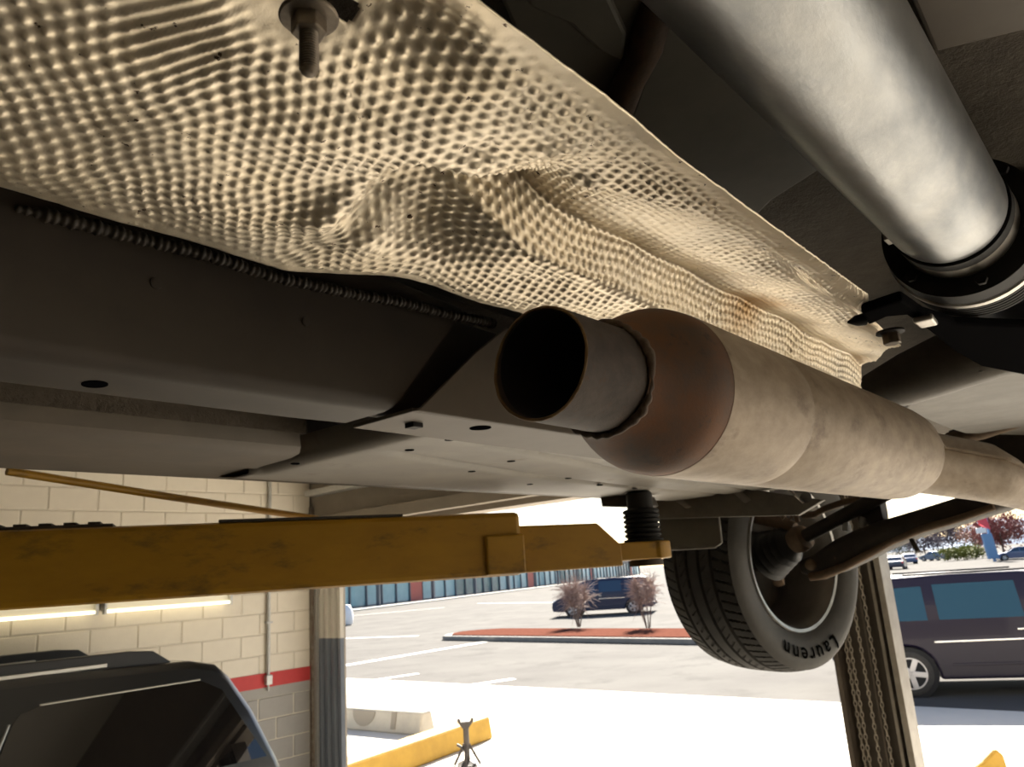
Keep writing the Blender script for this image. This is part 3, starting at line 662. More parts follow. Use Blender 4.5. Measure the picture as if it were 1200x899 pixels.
tyre.data.polygons.foreach_set('material_index', mi)
rim = [(-.112, RR+.004), (-.116, RR+.001), (-.114, RR-.008), (-.104, RR-.010), (-.098, RR-.016), (-.070, RR-.022), (-.02, RR-.030), (.05, RR-.034), (.095, RR-.034), (.10, RR-.02), (.11, RR+.004)]
MB().lathe(rim, WC, wax, 96, caps=False).build('rim_barrel', 'alloy', wh, smooth=40)
MB().lathe([(.055, .03), (.055, .186), (.070, .188), (.075, .03)], WC, wax, 64, closed=True).build('brake_disc', 'cast_dark', wh, smooth=40)
for i in range(5):
    t = i*2*math.pi/5+.3; d = math.cos(t)*e1+math.sin(t)*e2; tt = np.cross(a_, d)
    MB().obox(WC+a_*.088+d*.115, d*.085, tt*.028, a_*.012).build('spoke', 'alloy', wh, bevel=.006)
MB().lathe([(.074, .04), (.10, .045), (.108, .035), (.108, .001)], WC, wax, 32, caps=False).build('hub', 'alloy', wh, smooth=40)
# raised lettering on the inner sidewall
fc = bpy.data.curves.new('lettering_curve', 'FONT'); fc.body = 'Laurenn'; fc.size = .070; fc.space_character = 1.28; fc.extrude = .0006; fc.offset = .0007
fo_ = bpy.data.objects.new('lettering_tmp', fc); COL.objects.link(fo_)
dg = bpy.context.evaluated_depsgraph_get(); dg.update()
tm = bpy.data.meshes.new_from_object(fo_.evaluated_get(dg)); bpy.data.objects.remove(fo_)
bm = bmesh.new(); bm.from_mesh(tm); bmesh.ops.triangulate(bm, faces=bm.faces)
for _ in range(5): bmesh.ops.subdivide_edges(bm, edges=[e for e in bm.edges if e.calc_length() > .0045], cuts=1, use_grid_fill=False); bmesh.ops.triangulate(bm, faces=bm.faces)
bm.normal_update(); bm.to_mesh(tm); bm.free()
tv = np.array([q.co[:] for q in tm.vertices]); wid = tv[:, 0].max(); xm_ = (tv[:, 0].max()+tv[:, 0].min())/2
down = np.array([0, 0, -1.0]); right = np.cross(down, a_)*1.0
# angle measured in the wheel plane; letter tops point outwards; read from the inboard side
CEN = math.radians(2)
lv = []
inb = -a_
u0 = down-a_*(down@a_); u0 /= np.linalg.norm(u0); u1 = np.cross(u0, inb)
for (x, y, z) in tv:
    rad = .2655+y*.92
    th = -(x-xm_)/.29-CEN
    hh = np.interp(rad, [.250, .277, .298, .316, .328], [.124, .1325, .134, .130, .122])
    d = math.cos(th)*u0+math.sin(th)*(-u1)
    lv.append(WC+inb*(hh+.0028+max(z, 0)*1.2)+d*rad)
lm = bpy.data.meshes.new('lettering'); lm.from_pydata([tuple(q-ORG[wh.name]) for q in lv], [], [tuple(p_.vertices) for p_ in tm.polygons]); lm.materials.append(M['letter_black'])
lo_ = bpy.data.objects.new('lettering', lm); COL.objects.link(lo_); lo_.parent = wh; tag(lo_, 'dark raised lettering')
bpy.data.meshes.remove(tm)

# ================================================================== SUSPENSION
sus = empty('suspension_arm', onX(1000, 660, 2.3), 'dark drooping lower control arm bolted inside the hanging wheel', 'suspension')
def beam(px, name, m, parent, smooth_=50):
    secs = []
    for (x, y, X_, hz, hw) in px:
        c = onX(x, y, X_); pts = []
        for t in [2*math.pi*i/20 for i in range(20)]:
            cs, sn = math.cos(t), math.sin(t)
            pts.append((c[0]+hw*np.sign(cs)*abs(cs)**.5, c[1], c[2]+hz*np.sign(sn)*abs(sn)**.5))
        secs.append(pts)
    return MB().loft(secs).build(name, m, parent, smooth=smooth_)
beam(((945, 664, 2.34, .020, .05), (962, 662, 2.33, .034, .06), (985, 652, 2.31, .044, .075), (1010, 640, 2.30, .044, .08), (1040, 627, 2.28, .038, .085), (1080, 613, 2.26, .032, .085), (1130, 598, 2.25, .032, .085), (1175, 584, 2.24, .032, .085), (1230, 564, 2.22, .032, .085)), 'control_arm', 'cast_dark', sus)
lip = MB(); pth = [onX(x, y, X_) for x, y, X_ in ((950, 676, 2.26), (965, 674, 2.25), (990, 664, 2.23), (1015, 651, 2.215), (1045, 634, 2.20), (1080, 620, 2.18), (1120, 609, 2.165), (1165, 594, 2.15))]
lip.tube(pth, [.012, .013, .011, .010, .010, .010, .009, .008], 10); lip.build('arm_lip', 'cast_rust', sus, smooth=60)
for x, y in ((950, 662), (982, 653)):
    c = onX(x, y, 2.245); MB().lathe([(0, .016), (.004, .015), (.010, .009), (.012, .001)], c, (-1, -.3, 0), 16).build('arm_bolt', 'cast_rust', sus, smooth=40)
MB().tube([onX(1068, 632, 2.17), onX(1076, 647, 2.16)], .006, 8).build('arm_clip', 'cast_dark', sus)
hs_ = empty('half_shaft', onX(960, 640, 2.3), 'slim half shaft with black rubber bellows joining the hanging wheel hub', 'half shaft')
pA = onX(922, 640, 2.36); pB = onX(1058, 568, 2.24)
MB().tube([pA+(pB-pA)*.1, pB], .020, 16).build('shaft_bar', 'cast_dark', hs_, smooth=60)
d = (pB-pA)/np.linalg.norm(pB-pA)
prof = [(-.10, .030)]
for i in range(5): prof += [(-.09+i*.022, .040+.006*(4-i)), (-.080+i*.022, .056+.006*(4-i)), (-.072+i*.022, .044+.006*(4-i))]
prof += [(.035, .030)]
MB().lathe(prof, pA, d, 36).build('bellows', 'boot_rubber', hs_, smooth=50)
MB().lathe([(.03, .034), (.05, .040), (.075, .036), (.08, .022)], pA, d, 24).build('joint_cup', 'cast_rust', hs_, smooth=40)
kn_ = empty('wheel_knuckle', onX(900, 620, 2.42), 'rusty cast wheel knuckle with brake hoses behind the tyre', 'knuckle')
MB().tube([onX(868, 600, 2.42), onX(890, 606, 2.40), onX(915, 612, 2.38), onX(932, 618, 2.36)], [.020, .024, .022, .014], 14).build('upper_arm', 'cast_rust', kn_, smooth=60)
MB().lathe([(0, .055), (.05, .06), (.10, .075), (.12, .07)], onX(905, 645, 2.44), wax, 28).build('hub_carrier', 'cast_dark', kn_, smooth=40)
bsh = onX(903, 670, 2.42)
MB().lathe([(0, .045), (.010, .050), (.03, .048), (.034, .02)], bsh, (.3, -1, .15), 24).build('lower_bush', 'cast_rust', kn_, smooth=40)
for pts, r in ((((912, 600), (917, 608), (922, 602), (918, 594)), .006), (((935, 612), (932, 600), (938, 592), (946, 598), (952, 592)), .008), (((940, 604), (955, 603), (965, 597), (985, 590), (1010, 584)), .010), (((925, 610), (935, 596), (945, 588)), .004)):
    MB().tube([onX(x, y, 2.33) for x, y in pts], r, 8).build('brake_hose', 'cast_rust', kn_, smooth=60)
for pts, r in ((((1012, 606), (1010, 618)), .010), (((992, 606), (990, 622)), .008)):
    MB().tube([onX(x, y, 2.30) for x, y in pts], r, 8).build('link_stud', 'galv', kn_, smooth=60)
beam(((1008, 600, 2.33, .03, .03), (1022, 598, 2.32, .045, .03), (1036, 596, 2.31, .03, .03)), 'link_bracket', 'cast_dark', kn_)

# ================================================================== LIFT ARM
la = empty('lift_arm', (1.0, 1.1, -.01), 'long yellow telescoping lift arm reaching under the vehicle sill', 'lift arm')
pe = np.array([1.43, .90, .055]); p0 = np.array([-.75, 2.06, .060]); ad = pe-p0; ad[2] = 0; LEN = np.linalg.norm(ad); ad /= LEN
an = np.array([-ad[1], ad[0], 0]); az = np.array([0, 0, 1.0])
def arm_pt(px, off=0.0):
    """point of the arm's near face line seen at picture column px"""
    d = ray(px, 640); A = np.array([[d[0], -ad[0]], [d[1], -ad[1]]]); t, s_ = np.linalg.solve(A, p0[:2]); return s_
def arm_seg(s0, s1, hz0, hz1, hw, name, m, bev=.008, zc0=.060, zc1=.055):
    secs = []
    for s_, hz, zc in ((s0, hz0, zc0), (s1, hz1, zc1)):
        c = p0+ad*s_; c[2] = zc
        secs.append([c-an*hw-az*hz, c+an*hw-az*hz, c+an*hw+az*hz, c-an*hw+az*hz])
    return MB().loft(secs).build(name, m, la, bevel=bev)
sE = arm_pt(599); sP = arm_pt(755)
arm_seg(-.2, sE, .060, .060, .062, 'outer_tube', 'lift_yellow', .010, .064, .060)
arm_seg(arm_pt(556), sE+.002, .037, .037, .070, 'stop_block', 'lift_yellow', .004, .040, .040)
# inner tube with sloped nose
s0 = sE-.3; s1 = arm_pt(690); s2 = arm_pt(715)
def ip(s_, w, z): c = p0+ad*s_+an*w; return (c[0], c[1], z)
nb = MB(); poly = [(s0, .002), (s2, .004), (s2, .046), (s1, .092), (s0, .096)]
nb.prism([ip(s_, -.050, z) for s_, z in poly], an*.10); nb.build('inner_tube', 'lift_yellow', la, bevel=.004)
# nose eye
eye = MB(); pc = p0+ad*sP; n = 24; s2r = (sP-s2)
outline = [(s2-.03, -.045), (sP, -.050)]+[(sP+.055*math.sin(t), -.055*math.cos(t)) for t in np.linspace(0.1, math.pi-.1, 18)]+[(sP, .050), (s2-.03, .045)]
eye.prism([ip(s_, w, .014) for s_, w in outline], (0, 0, .036)); eye.build('nose_eye', 'lift_yellow', la, bevel=.003)
MB().lathe([(0, .036), (.012, .036), (.013, .030)], (pc[0], pc[1], .001), (0, 0, 1), 28).build('retaining_ring', 'dark_grime', la, smooth=40)
prof = [(.045, .042), (.052, .042), (.054, .034)]
for i in range(6): prof += [(.056+i*.010, .034), (.059+i*.010, .039), (.063+i*.010, .039), (.066+i*.010, .034)]
prof += [(.118, .028), (.150, .028), (.155, .022)]
MB().lathe(prof, (pc[0], pc[1], .004), (0, 0, 1), 36).build('screw_pad', 'black_steel', la, smooth=40)
# toothed restraint strip and rod on the arm
sT0 = -.05; sT1 = arm_pt(135)
arm_seg(sT0, sT1, .003, .003, .05, 'rack_strip', 'dark_grime', .001, .1255, .1235)
nt_ = 26
for i in range(nt_):
    s_ = sT1-.03-i*.035
    if s_ < sT0: break
    MB().obox(p0+ad*s_+np.array([0, 0, .1285-.060]), ad*.009, an*.03, az*.0035).build('rack_tooth', 'dark_grime', la)
MB().tube([onY(8, 552, 1.32), onY(190, 581, 1.34), onY(372, 608, 1.34)], .0065, 10).build('pull_rod', 'lift_yellow', la, smooth=60)
# grime strips: worn paint on the arm's top edge
arm_seg(arm_pt(255), arm_pt(465), .0025, .0025, .058, 'grease_smear', 'dark_grime', .001, .1232, .1215)

# ================================================================== CENTRE POST WITH CHAINS
pst = empty('steel_post', (FX+.05, 1.59, -H), 'brown steel channel post with hanging chains beside the wheel', 'post')
y0, y1 = 1.428, 1.79
MB().box((FX+.10, y0+.03, -H), (FX+.14, y1-.03, HEAD)).build('post_web', 'post_dark', pst, bevel=.004)
MB().box((FX-.04, y1-.03, -H), (FX+.14, y1, HEAD)).build('post_flange', 'post_dark', pst, bevel=.004)
MB().box((FX-.04, y0, -H), (FX+.14, y0+.035, HEAD)).build('post_flange', 'post_lit', pst, bevel=.004)  # right flange painted as the lit edge of the post
MB().box((FX+.0, y0+.065, -H), (FX+.10, y0+.085, HEAD)).build('post_rib', 'post_lit', pst, bevel=.004)
MB().box((FX+.04, y0+.165, -H), (FX+.10, y0+.18, HEAD)).build('post_rib', 'post_dark', pst, bevel=.004)
def link_pts(c, ang, n=12):
    out = []
    for i in range(n):
        t = 2*math.pi*i/n; u = .0085*math.cos(t); w = .019*math.sin(t)
        out.append((c[0]+u*math.cos(ang), c[1]+u*math.sin(ang), c[2]+w))
    return out
def chain(yc, name_label):
    bb = MB(); z = -H+.25; k = 0
    while z < HEAD-.03:
        pts = link_pts((FX+.03, yc, z), .6+(k % 2)*math.pi/2); pts.append(pts[0]); pts.append(pts[1])
        bb.tube(pts, .0034, 5, caps=False); z += .0305; k += 1
    o = bb.build('hanging_chain', 'chain_steel', None, smooth=60); tag(o, name_label, 'chain', 'chains hanging in the steel post'); return o
for yc, lb in ((1.728, 'leftmost chain hanging in the brown steel post'), (1.700, 'second chain from the left in the brown steel post'), (1.640, 'third chain from the left in the brown steel post'), (1.575, 'rightmost chain hanging in the brown steel post')): chain(yc, lb)

# ================================================================== WALL LAMPS AND CONDUIT
def fixture(x0, x1, label):
    t = empty('fluorescent_lamp', ((x0+x1)/2, YW-.05, -.10), label, 'lamp', 'tube lamps on the block wall')
    MB().box((x0, YW-.055, -.055), (x1, YW-.002, .03)).build('housing', 'fixture_white', t, bevel=.004)
    for z in (.035, -.062):
        MB().tube([(x0+.02, YW-.075, z), (x1-.02, YW-.075, z)], .013, 14).build('tube', 'tube_light', t, smooth=60)
    for x in (x0+.01, x1-.01):
        MB().box((x-.012, YW-.095, -.085), (x+.012, YW-.045, .058)).build('lamp_holder', 'galv', t, bevel=.003)
fixture(1.62, 2.82, 'lit double tube lamp on block wall, nearer the left picture edge')
fixture(2.87, 4.05, 'lit double tube lamp on block wall, nearer the conduit pipe')
cn = empty('conduit_pipe', (4.487, YW-.03, -.95), 'grey vertical conduit pipe ending at a small box on the red stripe', 'conduit')
MB().tube([(4.487, YW-.025, -.80), (4.487, YW-.025, CEIL-.02)], .018, 12).build('pipe', 'galv', cn, smooth=60)
MB().box((4.455, YW-.055, -.88), (4.520, YW-.002, -.79)).build('outlet_box', 'galv', cn, bevel=.005)
MB().tube([(4.487, YW-.03, -.88), (4.487, YW-.03, -.94)], .011, 10).build('nipple', 'galv', cn, smooth=60)
for z in (-.3, .4):
    MB().box((4.455, YW-.05, z), (4.520, YW-.002, z+.02)).build('clamp', 'galv', cn, bevel=.003)

# ================================================================== CARS
def arc_pts(cx, cz, r, a0, a1, n): return [(cx+r*math.cos(math.radians(a0+(a1-a0)*i/n)), cz+r*math.sin(math.radians(a0+(a1-a0)*i/n))) for i in range(n+1)]
def car(name, label, cat, pos, heading, spec, group=None):
    """spec: lower outline front->rear over the bottom, roof outline; local x forward, z up from the road"""
    root = empty(name, (pos[0], pos[1], -H), label, cat, group)
    ch, sh = math.cos(heading), math.sin(heading)
    def T(x, y, z): return (pos[0]+x*ch-y*sh, pos[1]+x*sh+y*ch, -H+z)
    W = spec['w']; B = spec['belt']; K = spec['tumble']
    def yw(z): return W-max(0, z-B)*K
    top = spec['top']            # from rear belt point over the roof to front belt point (x, z), first and last at z == belt
    bot = spec['bot']            # from front belt point down, along the sill, up to the rear belt point
    wr = spec['wr']
    # lower outline with wheel arches
    low = list(bot)
    loop = top+bot[1:-1]
    bb = MB(); n = len(loop)
    vs = []
    for sgn in (1, -1):
        for x, z in loop: vs.append(T(x, sgn*yw(z), z))
    fs = [(i, (i+1) % n, n+(i+1) % n, n+i) for i in range(n)]
    nt_ = len(top); lo_idx = [nt_-1]+list(range(nt_, n))+[0]
    fs += [tuple(range(nt_)), tuple(n+i for i in range(nt_))[::-1], tuple(lo_idx), tuple(n+i for i in lo_idx)[::-1]]
    bb.add(vs, fs); bd = bb.build('body', spec['paint'], root, bevel=spec.get('bevel', .035), bseg=2, smooth=35)
    def side_panel(poly, nm, m, off=.006, th=.012, sides=(1, -1), bev=0):
        for sgn in sides:
            p = [np.array(T(x, sgn*(yw(z)+off), z)) for x, z in poly]; inn = np.array(T(0, -sgn*th, 0))-np.array(T(0, 0, 0))
            MB().prism(p, inn).build(nm, m, root, bevel=bev)
    for poly in spec['windows']: side_panel(poly, 'side_window', spec['glass'], bev=.0)
    for (a, b2_, ins, nm) in spec['glasses']:
        (xa, za), (xb, zb) = a, b2_
        nx_, nz_ = -(zb-za), (xb-xa); l = math.hypot(nx_, nz_); nx_, nz_ = nx_/l, nz_/l
        if nz_ < 0: nx_, nz_ = -nx_, -nz_
        o_ = .008
        p = [T(xa+nx_*o_, yw(za)-ins, za+nz_*o_), T(xb+nx_*o_, yw(zb)-ins, zb+nz_*o_), T(xb+nx_*o_, -yw(zb)+ins, zb+nz_*o_), T(xa+nx_*o_, -yw(za)+ins, za+nz_*o_)]
        ext = np.array(T(-nx_*.012, 0, -nz_*.012))-np.array(T(0, 0, 0)); MB().prism(p, ext).build(nm, spec['glass'], root)
    for it in spec.get('strips', []):
        side_panel(it[0], it[1], it[2], it[3] if len(it) > 3 else .012, .03, bev=.006)
    # wheels
    for wx in spec['wheels']:
        for sgn in (1, -1):
            c = T(wx, sgn*(W-.10), wr); ax = np.array(T(0, sgn, 0))-np.array(T(0, 0, 0))
            MB().lathe([(-.14, wr+.055), (.085, wr+.055), (.1015, wr+.045), (.1015, .05)], c, ax, 36, caps=False).build('wheel_arch', 'arch_black', root, smooth=40)
            t_ = MB().lathe([(-.10, wr*.66), (-.105, wr*.85), (-.085, wr), (.085, wr), (.105, wr*.93), (.108, wr*.80), (.104, wr*.68), (.085, wr*.66)], c, ax, 36, caps=False).build('tyre', 'rubber', root, smooth=40)
            MB().lathe([(.06, .03), (.07, wr*.30), (.07, wr*.34), (.060, wr*.60), (.098, wr*.66), (.108, wr*.69), (.104, wr*.70)], c, ax, 36, caps=False).build('wheel_rim', 'arch_black', t_, smooth=30)
            ra, r1, r2 = frame(ax)
            for i in range(5):
                tt = i*2*math.pi/5+.5; d_ = math.cos(tt)*r1+math.sin(tt)*r2; tn = np.cross(ra, d_)
                MB().obox(np.array(c)+ra*.095+d_*wr*.35, d_*wr*.34, tn*wr*.12, ra*.014).build('wheel_spoke', 'wheel_silver', t_, bevel=.008)
            MB().lathe([(.085, wr*.60), (.112, wr*.64), (.112, wr*.69), (.085, wr*.70)], c, ax, 36, closed=True).build('rim_edge', 'wheel_silver', t_, smooth=30)
    for (nm, m, x, z, sx, sy, sz, yfrac) in spec.get('blocks', []):
        for sgn in (1, -1):
            c = np.array(T(x, sgn*(yw(z)*yfrac), z)); e = lambda v: np.array(T(*v))-np.array(T(0, 0, 0))
            MB().obox(c, e((sx, 0, 0)), e((0, sy, 0)), e((0, 0, sz))).build(nm, m, root, bevel=min(sx, sy, sz)*.5)
    return root
def minivan(paint, glassm, wheels=(-1.55, 1.50), L=2.55):
    wr = .335; B = 1.02
    f, r = L, -L
    bot = [(f-.95, B)] + [(f-.30, .88), (f-.04, .70), (f, .48), (f-.05, .28), (wheels[1]+wr+.10, .24)]
    bot += [(wheels[1]+wr+.06, .30)]+arc_pts(wheels[1], wr, wr+.065, 10, 170, 10)+[(wheels[1]-wr-.08, .24)]
    bot += [(wheels[0]+wr+.08, .24)]+arc_pts(wheels[0], wr, wr+.065, 10, 170, 10)+[(wheels[0]-wr-.06, .26), (r+.06, .28), (r, .50), (r+.01, .80), (r+.04, B)]
    top = [(r+.04, B), (r+.16, 1.40), (r+.27, 1.66), (r+.42, 1.73), (-.8, 1.765), (.2, 1.75), (.75, 1.70), (1.02, 1.62), (f-.95, B)]
    win = [[(r+.30, 1.10), (-1.18, 1.10), (-1.18, 1.60), (r+.48, 1.58)], [(-1.02, 1.10), (.12, 1.10), (.10, 1.62), (-1.02, 1.62)], [(.30, 1.10), (1.42, 1.10), (1.02, 1.54), (.92, 1.60), (.28, 1.62)]]
    return dict(w=.98, belt=B, tumble=.30, top=top, bot=bot, wr=wr, paint=paint, glass=glassm, windows=win, wheels=wheels, bevel=.03,
        glasses=[((r+.07, 1.12), (r+.25, 1.62), .12, 'rear_window'), ((1.05, 1.60), (f-.98, 1.05), .10, 'windscreen')],
        strips=[([(-1.15, .765), (.15, .775), (.15, .805), (-1.15, .80)], 'sliding_door_track', 'chrome'), ([(-.95, .43), (1.05, .43), (1.05, .47), (-.95, .47)], 'side_moulding', paint),
                ([(.155, .34), (.170, .34), (.185, 1.05), (.170, 1.05)], 'door_gap', 'arch_black', .002), ([(-1.12, .34), (-1.105, .34), (-1.09, 1.05), (-1.105, 1.05)], 'door_gap', 'arch_black', .002),
                ([(-.02, .915), (.13, .915), (.13, .945), (-.02, .945)], 'door_handle', 'chrome', .03), ([(.25, .915), (.40, .915), (.40, .945), (.25, .945)], 'door_handle', 'chrome', .03),
                ([(r+.02, .82), (r+.16, .82), (r+.22, 1.34), (r+.14, 1.34)], 'tail_light', 'tail_red', .01)],
        blocks=[('door_mirror', paint, 1.32, 1.12, .06, .10, .08, 1.06), ('head_light', 'lamp_clear', f-.22, .74, .16, .10, .08, .86), ('tail_light', 'tail_red', r+.03, 1.0, .05, .08, .18, .92),
                ('roof_rail', 'arch_black', -.5, 1.775, .9, .02, .015, .86), ('bumper_corner', paint, r+.05, .42, .10, .15, .10, .82)])
def hatchback(paint, glassm, suv=False):
    wr = .33; B = .92; f, r = 2.2, -2.2; wheels = (-1.32, 1.36)
    bot = [(f-1.15, B), (f-.35, .80), (f-.03, .62), (f, .42), (f-.06, .24), (wheels[1]+wr+.1, .22)]+arc_pts(wheels[1], wr, wr+.055, 12, 168, 10)+[(wheels[1]-wr-.1, .22), (wheels[0]+wr+.1, .22)]+arc_pts(wheels[0], wr, wr+.055, 12, 168, 10)+[(wheels[0]-wr-.08, .24), (r+.06, .26), (r, .48), (r+.05, .84), (r+.30, B)]
    top = [(r+.30, B), (r+.75, 1.30), (r+1.10, 1.42), (-.2, 1.47), (.25, 1.43), (f-1.15, B)]
    win = [[(r+.62, .98), (-.32, .98), (-.32, 1.38), (r+1.12, 1.34)], [(-.22, .98), (.82, .98), (.26, 1.36), (-.22, 1.38)]]
    return dict(w=.88, belt=B, tumble=.34, top=top, bot=bot, wr=wr, paint=paint, glass=glassm, windows=win, wheels=wheels, bevel=.03,
        glasses=[((r+.36, .97), (r+.72, 1.27), .12, 'rear_window'), ((.30, 1.40), (f-1.20, .97), .10, 'windscreen')],
        strips=[([(-.20, .78), (-.05, .78), (-.05, .81), (-.20, .81)], 'door_handle', 'chrome', .03)],
        blocks=[('door_mirror', paint, .75, 1.0, .06, .09, .06, 1.07), ('head_light', 'lamp_clear', f-.22, .66, .16, .10, .06, .86), ('tail_light', 'tail_red', r+.06, .72, .06, .10, .08, .88)])
def suv_spec():
    wr = .37; B = 1.08; f, r = 2.4, -2.4; wheels = (-1.45, 1.45); up_ = .05
    bot = [(f-1.2, B), (f-.25, 1.02), (f-.03, .85), (f, .55), (f-.06, .35), (wheels[1]+wr+.1, .32)]+arc_pts(wheels[1], wr, wr+.07, 12, 168, 10)+[(wheels[1]-wr-.1, .32), (wheels[0]+wr+.1, .32)]+arc_pts(wheels[0], wr, wr+.07, 12, 168, 10)+[(wheels[0]-wr-.08, .34), (r+.06, .40), (r, .60), (r+.00, .95), (r+.06, B)]
    top = [(r+.06, B), (r+.20, 1.38), (r+.33, 1.60), (r+.42, 1.69), (r+.60, 1.735), (-.9, 1.765), (.2, 1.755), (.55, 1.70), (f-1.2, B)]; top = [(x, z+up_*(z > 1.2)) for x, z in top]
    win = [[(r+.16, 1.12), (-.52, 1.12), (-.72, 1.58), (-.76, 1.625), (-.86, 1.65), (r+.56, 1.655), (r+.42, 1.58)], [(-.36, 1.14), (-.02, 1.14), (-.02, 1.64), (-.52, 1.64)], [(.08, 1.14), (1.05, 1.14), (.50, 1.62), (.08, 1.64)]]
    return dict(w=.95, belt=B, tumble=.32, top=top, bot=bot, wr=wr, paint='suv_black', glass='glass_black', windows=win, wheels=wheels, bevel=.05,
        glasses=[((r+.10, 1.14), (r+.32, 1.57), .12, 'rear_window'), ((.57, 1.66), (f-1.22, 1.12), .10, 'windscreen')],
        strips=[([(-.50, 1.10), (-.485, 1.10), (-.695, 1.58), (-.71, 1.58)], 'window_edge', 'rail_silver', .008), ([(-.86, 1.652), (r+.56, 1.657), (r+.56, 1.667), (-.86, 1.662)], 'window_edge', 'rail_silver', .008)],
        blocks=[('door_mirror', 'suv_trim', 1.0, 1.15, .07, .11, .08, 1.06), ('tail_light', 'tail_red', r+.08, .92, .05, .08, .14, .84), ('head_light', 'lamp_clear', f-.2, .88, .15, .12, .07, .86)])
# black SUV in the next bay: tail towards the street, its side towards us
SUV = (3.33-2.4, 6.02)
sv = car('suv', 'black suv with roof rails parked in the bay by the block wall', 'car', SUV, math.pi, suv_spec())
sv_o = ORG[sv.name]
# move: heading pi puts the tail at +X
zr = -H+1.815
for sgn in (-1, 1):
    yy = SUV[1]+sgn*.62
    MB().loft([[(x, yy-.035, zr+z0), (x, yy+.035, zr+z0), (x, yy+.025, zr+z1), (x, yy-.025, zr+z1)] for x, z0, z1 in ((.55, -.06, .0), (.62, -.05, .06), (.75, -.04, .085), (2.35, -.04, .075), (2.50, -.05, .06), (2.62, -.08, -.02))]).build('roof_rail', 'suv_trim', sv, bevel=.008)
    MB().box((1.40, yy-.045, zr-.005), (2.20, yy+.034, zr+.020)).build('rail_insert', 'rail_silver', sv, bevel=.004)

# minivan in the lot on the right, parallel to the street front
c1 = gnd(1072, 816)
hd = math.radians(-69)
vd = np.array([math.cos(hd), math.sin(hd)]); vn = np.array([-vd[1], vd[0]])      # left of the van = away from camera? chosen so the right side faces us
mv = np.array([c1[0], c1[1]])+vd*1.55+vn*.90
car('minivan', 'dark purple minivan parked broadside in the sun beyond the steel post', 'car', mv, hd, minivan('van_purple', 'glass_teal'))
# driving minivan in the middle distance
c2 = gnd(712, 721); hd2 = math.radians(117)
car('minivan', 'dark blue minivan driving past behind the bare saplings', 'car', (c2[0]+1.0, c2[1]+.8), hd2, minivan('van_blue', 'glass_blue'))
for (px, py, hdg, paint, lb) in ((1052, 667, 10, 'car_navy', 'small navy car nearest the steel post in the far row'), (1066, 661, 20, 'car_blue', 'bright blue car second from the post in the far row'), (1096, 657, 60, 'car_silver', 'pale silver-blue car at the right end of the far row'), (1193, 656, 105, 'car_blue', 'blue car parked under the red tree')):
    g_ = gnd(px, py); car('parked_car', lb, 'car', (g_[0], g_[1]), math.radians(hdg), hatchback(paint, 'glass_blue'), 'cars far across the lot')

# ================================================================== LOT DETAILS
def strip(a, b_, w, name, m, z=-H, th=.004):
    A = gnd(*a); B_ = gnd(*b_); d_ = (B_-A)[:2]; d_ /= np.linalg.norm(d_); n_ = np.array([-d_[1], d_[0]])*w/2
    p = [(A[0]-n_[0], A[1]-n_[1], z-.0115), (B_[0]-n_[0], B_[1]-n_[1], z-.0115), (B_[0]+n_[0], B_[1]+n_[1], z-.0115), (A[0]+n_[0], A[1]+n_[1], z-.0115)]
    return MB().prism(p, (0, 0, th)).build(name, m, gr)
for a, b_, w in (((330, 792), (568, 752), .30), ((330, 812), (490, 789), .16), ((420, 822), (602, 795), .22), ((560, 707), (650, 706), .22), ((400, 748), (490, 745), .20), ((405, 722), (520, 712), .2), ((1150, 671), (1260, 663), .3), ((1150, 677), (1260, 668), .3)):
    strip(a, b_, w, 'parking_line', 'line_paint')
# planted island
ia, ib = gnd(500, 750), gnd(840, 756); d_ = (ib-ia)/np.linalg.norm(ib-ia); n_ = np.array([-d_[1], d_[0], 0]); 
if n_[0] < 0: n_ = -n_
isl = empty('planted_island', (ia+ib)/2*np.array([1, 1, 0])+np.array([0, 0, -H]), 'long low traffic island of red mulch inside a grey kerb', 'island')
ib2 = ib+d_*8; zg = np.array([0, 0, .16])
def rib(w0, w1, z, e0=0.0):
    return [ia+d_*(1.0+e0)+n_*w0, ib2+n_*w0, ib2+n_*w1, ia+d_*(1.0+e0)+n_*w1, ia+d_*(.3+e0)+n_*(w1*.75+w0*.25), ia+d_*(0+e0)+n_*(w0+w1)/2, ia+d_*(.3+e0)+n_*(w1*.25+w0*.75)]
MB().prism([p_-np.array([0, 0, .012]) for p_ in rib(0, 3.0, 0)], zg).build('kerb', 'kerb', isl, bevel=.03)
mbk = MB().prism([p_+np.array([0, 0, .12]) for p_ in rib(.22, 2.78, 0, .3)], (0, 0, .06)); mbk.build('mulch_bed', 'mulch', isl, bevel=.03)
# saplings
def sapling(base, h, label, seed, spread=.5):
    rnd = random.Random(seed); root = empty('sapling', base, label, 'sapling', 'bare saplings on the traffic island')
    st = MB(); tw = MB()
    for k in range(5):
        a = rnd.uniform(0, 6.28); top = np.array([math.cos(a)*spread*.55*rnd.uniform(.4, 1), math.sin(a)*spread*.55*rnd.uniform(.4, 1), h*rnd.uniform(.62, .8)])
        b0 = np.array(base)+np.array([math.cos(a)*.06, math.sin(a)*.06, 0]); mid = b0+top*.5+np.array([rnd.uniform(-.05, .05), rnd.uniform(-.05, .05), 0])
        st.tube([b0, mid, b0+top], [.024, .017, .008], 6)
        for q in range(110):
            f_ = rnd.uniform(.5, 1.0); o_ = b0+(top*f_); v_ = np.array([rnd.gauss(0, 1), rnd.gauss(0, 1), rnd.gauss(.5, .8)]); v_ *= spread*rnd.uniform(.35, .75)/np.linalg.norm(v_)
            tw.tube([o_, o_+v_*.5+np.array([0, 0, .03]), o_+v_], [.011, .009, .004], 3, caps=False)
    st.build('stem', 'bark', root, smooth=60); tw.build('twigs', 'twig', root)
g1 = gnd(677, 743); g2 = gnd(761, 745)
